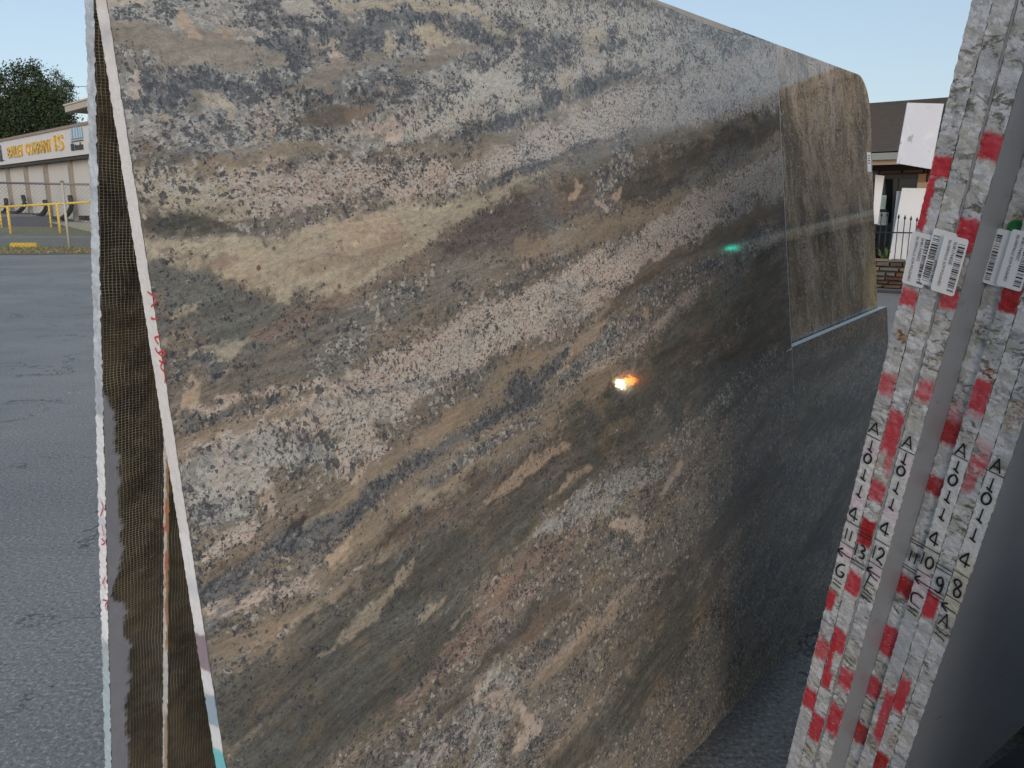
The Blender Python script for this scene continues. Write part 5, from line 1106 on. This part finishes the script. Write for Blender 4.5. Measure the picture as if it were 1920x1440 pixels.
# roof slope with rows of shingles
ridge_y = 194; slope_d = 3.6
zr = at_y(1660, 194, RO[1] + slope_d * .9)[2]
nrow = 26; rows = empty  # noqa
for i in range(nrow):
    t0, t1 = i / nrow, (i + 1) / nrow
    o0, o1 = EO - slope_d * t0, EO - slope_d * t1 - .03; z0, z1 = ze + .06 + (zr - ze) * t0, ze + .06 + (zr - ze) * t1
    mb = MB(); mb.hexa([Rp(LF, z0, o0), Rp(RT, z0, o0), Rp(RT, z1, o1), Rp(LF, z1, o1), Rp(LF, z0 + .035, o0), Rp(RT, z0 + .035, o0), Rp(RT, z1 + .008, o1), Rp(LF, z1 + .008, o1)])
    mb.build('shingle_course', M_SHIN, sr)
mb = MB(); mb.hexa([Rp(LF, ze, EO - .1), Rp(RT, ze, EO - .1), Rp(RT, ze, -7.2), Rp(LF, ze, -7.2), Rp(LF, zr, EO - slope_d + .1), Rp(RT, zr, EO - slope_d + .1), Rp(RT, zr, EO - slope_d - .1), Rp(LF, zr, EO - slope_d - .1)]); mb.build('roof_deck', M_SHIN, sr)
mb = MB(); mb.box(Rp(LF, ze - .10, EO + .001), Rd * (RT - LF), Rn * .11, Z * .13); mb.build('gutter', M_GUT, sr)
mb = MB(); mb.box(Rp(LF, ze - .19, EO - .03), Rd * (RT - LF), Rn * .025, Z * .17); mb.build('fascia_board', M_FASB, sr)
# taller tan wing running on to the right
mb = MB(); mb.box(Rp(3.6, 0, -8), Rd * 13, Rn * 7.6, Z * 5.5); mb.build('tall_wing', simple('tan_brick_wing', (.15, .118, .09), .85, 0, .4, 1.2), sr)
mb = MB(); mb.box(Rp(3.5, 5.5, -8.1), Rd * 13.2, Rn * 7.9, Z * .25); mb.build('wing_parapet', simple('wing_parapet', (.20, .16, .12), .8, 0, .2, 2), sr)
# stone wall in courses
STN = [simple('wall_stone_' + n_, c, .9, 0, .3, 4, .4) for n_, c in (('brown', (.10, .062, .042)), ('tan', (.20, .14, .10)), ('rust', (.14, .07, .045)), ('grey', (.13, .115, .10)))]
def stones(parent, a0, a1, z0, z1, o, depth, hmin, hmax, wmin, wmax, seed, holes=()):
    rs = random.Random(seed); z = z0
    while z < z1 - .03:
        h_ = min(rs.uniform(hmin, hmax), z1 - z); a = a0 + rs.uniform(-.2, 0)
        while a < a1:
            w_ = rs.uniform(wmin, wmax); b0, b1 = max(a, a0), min(a + w_, a1)
            if b1 - b0 > .04 and not any(b1 > hx0 and b0 < hx1 and z + h_ > hz0 and z < hz1 for hx0, hx1, hz0, hz1 in holes):
                g = .010; pr = rs.uniform(.0, .07); mb = MB()
                j = lambda: rs.uniform(-.03, .03)
                mb.hexa([Rp(b0 + g, z + g, o), Rp(b1 - g, z + g, o), Rp(b1 - g, z + h_ - g, o), Rp(b0 + g, z + h_ - g, o), Rp(b0 + g + .01, z + g + .01 + j() * .5, o + depth + pr), Rp(b1 - g - .01, z + g + .01, o + depth + pr), Rp(b1 - g - .01 + j() * .5, z + h_ - g - .01 + j() * .4, o + depth + pr + j()), Rp(b0 + g + .01, z + h_ - g - .01, o + depth + pr + j())])
                mb.build('stone', rs.choice(STN), parent)
            a += w_
        z += h_
zw = Rimg(1665, 490, .0)[1]
wa0, wz1 = Rimg(1657, 327, WO); wa1, wz0 = Rimg(1722, 480, WO)
win = (wa0 - .1, wa1, .35, wz1)
M_MORT = simple('dark_mortar', (.06, .05, .045), .95)
mb = MB(); mb.box(Rp(LF, 0, WO - .3), Rd * (RT - LF), Rn * .27, Z * (ze - .02)); mb.build('wall', M_MORT, sr)
stones(sr, wa1, wa1 + 2.2, .1, ze - .25, WO - .03, .04, .12, .24, .25, .6, 4)
stones(sr, -1.2, wa0 - .1, .1, ze - .25, WO - .03, .04, .12, .24, .25, .6, 5)
stones(sr, wa0 - .1, wa1, wz1, ze - .25, WO - .03, .04, .10, .16, .3, .7, 6)
wd_ = wa1 - wa0
mb = MB(); mb.box(Rp(wa0 - .08, .12, WO - .028), Rd * (wd_ + .06), Rn * .02, Z * (wz1 - .14)); gl = mb.build('shop_window', M_GLASS, sr)
M_FR = simple('dark_window_frame', (.05, .045, .04), .5, 0, .1, 5)
for f_a in (0, .40, .97):
    mb = MB(); mb.box(Rp(wa0 - .08 + wd_ * f_a, .12, WO - .006), Rd * .05, Rn * .06, Z * (wz1 - .14)); mb.build('mullion', M_FR, gl)
mb = MB(); mb.box(Rp(wa0 - .08, wz1 - .10, WO - .004), Rd * (wd_ + .06), Rn * .055, Z * .07); mb.build('transom', M_FR, gl)
a, z = Rimg(1722, 352, WO); mb = MB(); mb.box(Rp(a, z - .02, WO + .01), Rd * .9, Rn * .12, Z * .12); mb.build('sill', simple('timber_sill', (.50, .36, .25), .8, 0, .1, 4), sr)
a, z = Rimg(1722, 346, WO); mb = MB(); mb.box(Rp(a, z, WO + .01), Rd * .14, Rn * .07, Z * (ze - z - .35)); mb.build('timber_post', simple('orange_timber', (.34, .19, .10), .8, 0, .1, 4), sr)
# notices taped inside the glass
for (xa_, ya, xb_, yb, nm, c, lab) in ((1650, 392, 1662.5, 366, 'notice', (.50, .62, .58), 'pale green notice in the dark window, upper of the two'), (1645, 422, 1666, 398, 'notice', (.62, .64, .60), 'white double notice in the dark window, below the pale green one')):
    a0, z0 = Rimg(xa_, ya, WO + .03); a1, z1 = Rimg(xb_, yb, WO + .03); mb = MB(); mb.box(Rp(a0, z0, WO + .028), Rd * (a1 - a0), Rn * .004, Z * (z1 - z0)); nn = mb.build('notice', simple('notice_paper', c, .6, 0, .05, 6), gl); nn['label'] = lab
    mb = MB()
    for j in range(5): mb.box(Rp(a0 + .02, z1 - .05 - j * (z1 - z0) / 7, WO + .0328), Rd * (a1 - a0 - .05), Rn * .0006, Z * .008)
    tag(mb.build('print_lines', simple('grey_print', (.25, .27, .27), .7), nn), kind='stuff')
# planter wall of rough stone with bed, iron fence above
pw = empty('planter_wall', tuple(Rp(1, 0, 0)), 'low rough brown stone planter wall under the iron fence', 'wall')
mb = MB(); mb.box(Rp(-2.2, -.02, -.62), Rd * 5.2, Rn * .58, Z * (zw - .03)); mb.build('core', M_MORT, pw)
stones(pw, -1.3, 2.6, .01, zw, -.05, .05, .06, .15, .10, .42, 8)
for x in np.arange(-1.3, 2.5, .33):
    mb = MB(); w_ = random.uniform(.26, .32); mb.hexa([Rp(x, zw + .0, -.10), Rp(x + w_, zw, -.10), Rp(x + w_, zw, .03), Rp(x, zw, .03), Rp(x + .02, zw + .05, -.09), Rp(x + w_ - .02, zw + .045, -.09), Rp(x + w_ - .02, zw + .045, .02), Rp(x + .02, zw + .05, .02)]); mb.build('stone', random.choice(STN), pw)
M_IRON = simple('black_iron', (.025, .025, .028), .5, .3, .15, 8)
ifn = empty('iron_fence', tuple(Rp(.4, zw, -.2)), 'black iron picket fence with spear tips in front of the leaning white slabs', 'fence')
FO = .0
for i, x in enumerate((1653.5, 1664.5, 1685.5, 1697.3, 1708.6, 1720, 1731.5, 1743)):
    ytop = 402 + (x - 1686) * .16 if x > 1670 else 398
    a0, zt = Rimg(x, ytop, FO); mb = MB(); zb0 = zw - .12 if x < 1670 else zw + .02
    mb.tube([Rp(a0, zb0, FO), Rp(a0, zt - .07, FO)], .0085, 6); pk = mb.build('picket', M_IRON, ifn, True)
    mb = MB(); mb.tube([Rp(a0, zt - .085, FO), Rp(a0, zt - .06, FO), Rp(a0, zt - .03, FO), Rp(a0, zt + .01, FO)], [.008, .024, .016, .002], 6); mb.build('spear_tip', M_IRON, pk, True)
for y in (437,):
    a0, z0 = Rimg(1668, y, FO); a1, _ = Rimg(1760, y, FO); mb = MB(); mb.box(Rp(a0 - .4, z0, FO - .006), Rd * (a1 - a0 + .5), Rn * .012, Z * .025); mb.build('rail', M_IRON, ifn)
# white slabs leaning behind the fence, on the planter wall
M_WHS = simple('white_quartz', (.80, .79, .78), .35, 0, .03, 2); M_GRS = simple('grey_edge_quartz', (.52, .55, .56), .5, 0, .05, 4)
def lean_slab(c4, off, thick, mat, label, nm='quartz_slab'):
    P = [Rp(*Rimg(x, y, off), off) for x, y in c4]; mb = MB(); lean = -Rn * .22
    P = [P[0] + lean, P[1] + lean, P[2], P[3]]
    mb.prism(P, -Rn * thick); o = mb.build(nm, mat); tag(o, label, 'stone slab'); return o
lean_slab([(1686.5, 352), (1752, 353), (1742, 491), (1665.5, 491)], -.16, .03, M_WHS, 'bright white slab leaning upright behind the black iron pickets')
lean_slab([(1676.5, 358), (1700, 357), (1690, 491), (1667, 491)], -.24, .05, M_GRS, 'pale grey-edged slab just behind the bright white one in front of the window')
lean_slab([(1636, 327), (1652.5, 329), (1645.5, 420), (1636, 420)], -.20, .03, M_WHS, 'narrow off-white slab strip beside the dark window, left of the notices')
a0, z0 = Rimg(1655, 494, -.1); mb = MB(); mb.box(Rp(a0 + .15, z0 - .02, -.28), Rd * 1.0, Rn * .24, Z * .06); tag(mb.build('slab_bunk', M_BLK), 'black rubber-topped timber bearer under the leaning white slabs', 'bearer')
# plant in the planter
pl = empty('plant', tuple(Rp(-.1, zw, -.4)), 'small green leafy plant in the shade beside the leaning white slabs', 'plant')
M_GR = simple('green_leaf', (.10, .16, .05), .6, 0, .3, 8); a0, z0 = Rimg(1657, 478, -.3)
rs = np.random.RandomState(3)
for i in range(26):
    b0 = Rp(a0 + rs.uniform(-.05, .2), z0 - .12, -.3 + rs.uniform(-.06, .06)); dr = np.array([rs.uniform(-1, 1) * .5, rs.uniform(-1, 1) * .3, rs.uniform(.7, 1.3)]); dr /= np.linalg.norm(dr); L_ = rs.uniform(.14, .36)
    tip = b0 + dr * L_ - Z * L_ * .12; mid = b0 + dr * L_ * .6; s_ = np.cross(dr, Rn); s_ /= np.linalg.norm(s_); mb = MB(); mb.v += [b0, mid + s_ * .022, tip, mid - s_ * .022, mid + Rn * .008]; mb.f += [(0, 1, 4), (1, 2, 4), (2, 3, 4), (3, 0, 4)]; mb.build('leaf', M_GR, pl)
# apron kerb before the planter
mb = MB(); mb.box(Rp(-3.5, .001, .9), Rd * 8, Rn * .10, Z * .05); tag(mb.build('kerb', simple('dark_kerb', (.05, .05, .052), .9)), kind='structure')

# white marble-pattern panel held up on a post
k = NT('white_marble_panel'); v = k.obj(); a = k.noise(v, 2.0, 5, .7, 1.2); b = k.noise(v, 6, 4, .7, .5)
c = k.mix(k.step(b, .45, .7), (.62, .63, .68), (.70, .70, .72)); c = k.mix(k.math('MULTIPLY', k.step(k.noise(v, 4.2, 4, .65, .8), .58, .68), .8), c, (.30, .30, .33))
k.fin(c, .4); M_MAR = k.m
pn = empty('marble_panel', tuple(at_y(1725, 250, 11.0)), 'white marble slab with grey flecks held up against the dark roof on a post', 'stone panel')
c4 = [at_y(x, y, Y) for x, y, Y in ((1701.5, 192.5, 11.0), (1770, 194.5, 10.8), (1746, 317, 10.8), (1681, 306, 11.0))]
mb = MB(); mb.prism(c4, np.array([.12, .45, 0]) * .08); mb.build('slab', M_MAR, pn)
mb = MB(); p_ = at_y(1772, 250, 10.9); mb.box((p_[0], p_[1] + .08, 0), (.09, 0, 0), (0, .09, 0), (0, 0, c4[1][2] + .02)); mb.build('post', M_STEEL, pn)
for q in (.25, .75):
    zz = c4[1][2] * (1 - q) + c4[2][2] * q; xx = (c4[0][0] + c4[1][0]) / 2; mb = MB(); mb.box((xx, p_[1] + .10, zz), (p_[0] - xx + .05, 0, 0), (0, .04, 0), (0, 0, .05)); mb.build('arm', M_STEEL, pn)

# ------------------------------------------------------------------ lamps that show as reflections in the polished face
def reflect_dir(x, y):
    X = on_plane(x, y, P0, n1); v = X - CAM; v = v / np.linalg.norm(v); return X, v - 2 * (v @ n1) * n1
def emis(name, c, s):
    m = bpy.data.materials.new(name); m.use_nodes = True; b = m.node_tree.nodes['Principled BSDF']
    b.inputs['Base Color'].default_value = (.8, .8, .8, 1); b.inputs['Emission Color'].default_value = (*c, 1); b.inputs['Emission Strength'].default_value = s; return m
X, rd = reflect_dir(1158, 723); D_ = 7.0
LPOS = X + rd * D_; X2, rd2 = reflect_dir(1179, 713); LP2 = X2 + rd2 * D_; X3, rd3 = reflect_dir(1371, 465); LP3 = X3 + rd3 * 12
def pole_light(name, P, r, m, lab, cat):
    P = np.array(P); t = empty(name, (P[0], P[1], 0), lab, cat); face = (CAM - P); face[2] = 0; face /= np.linalg.norm(face)
    back = P - face * .22; mb = MB(); mb.tube([(back[0], back[1], 0), (back[0], back[1], P[2] + .2)], .03, 10); mb.build('pole', M_STEEL, t, True)
    mb = MB(); mb.tube([P - face * .19, P - face * .05], r * 1.25, 16); h_ = mb.build('housing', M_STEEL, t, True)
    mb = MB(); mb.tube([P - face * .05, P - face * .02, P], [r, r, r * .6], 16); mb.build('lens', m, h_, True)
pole_light('headlight_stand_in', LPOS, .032, emis('lit_white_lens', (1.0, .84, .5), 90), 'stand-in for an unseen car headlight, lit on an added low pole, glinting white in the tall front slab', 'lamp')  # unseen car's headlight, stood in for by a lamp on an added pole
pole_light('indicator_stand_in', LP2, .026, emis('lit_orange_lens', (1.0, .22, .01), 60), 'lit orange lamp beside the floodlight, glinting in the tall front slab', 'lamp')  # indicator of the same unseen car, its pole added as well
pole_light('signal_light', LP3, .020, emis('lit_green_lens', (.02, .9, .6), 26), 'lit green signal lamp, a faint green glint high in the tall front slab', 'lamp')
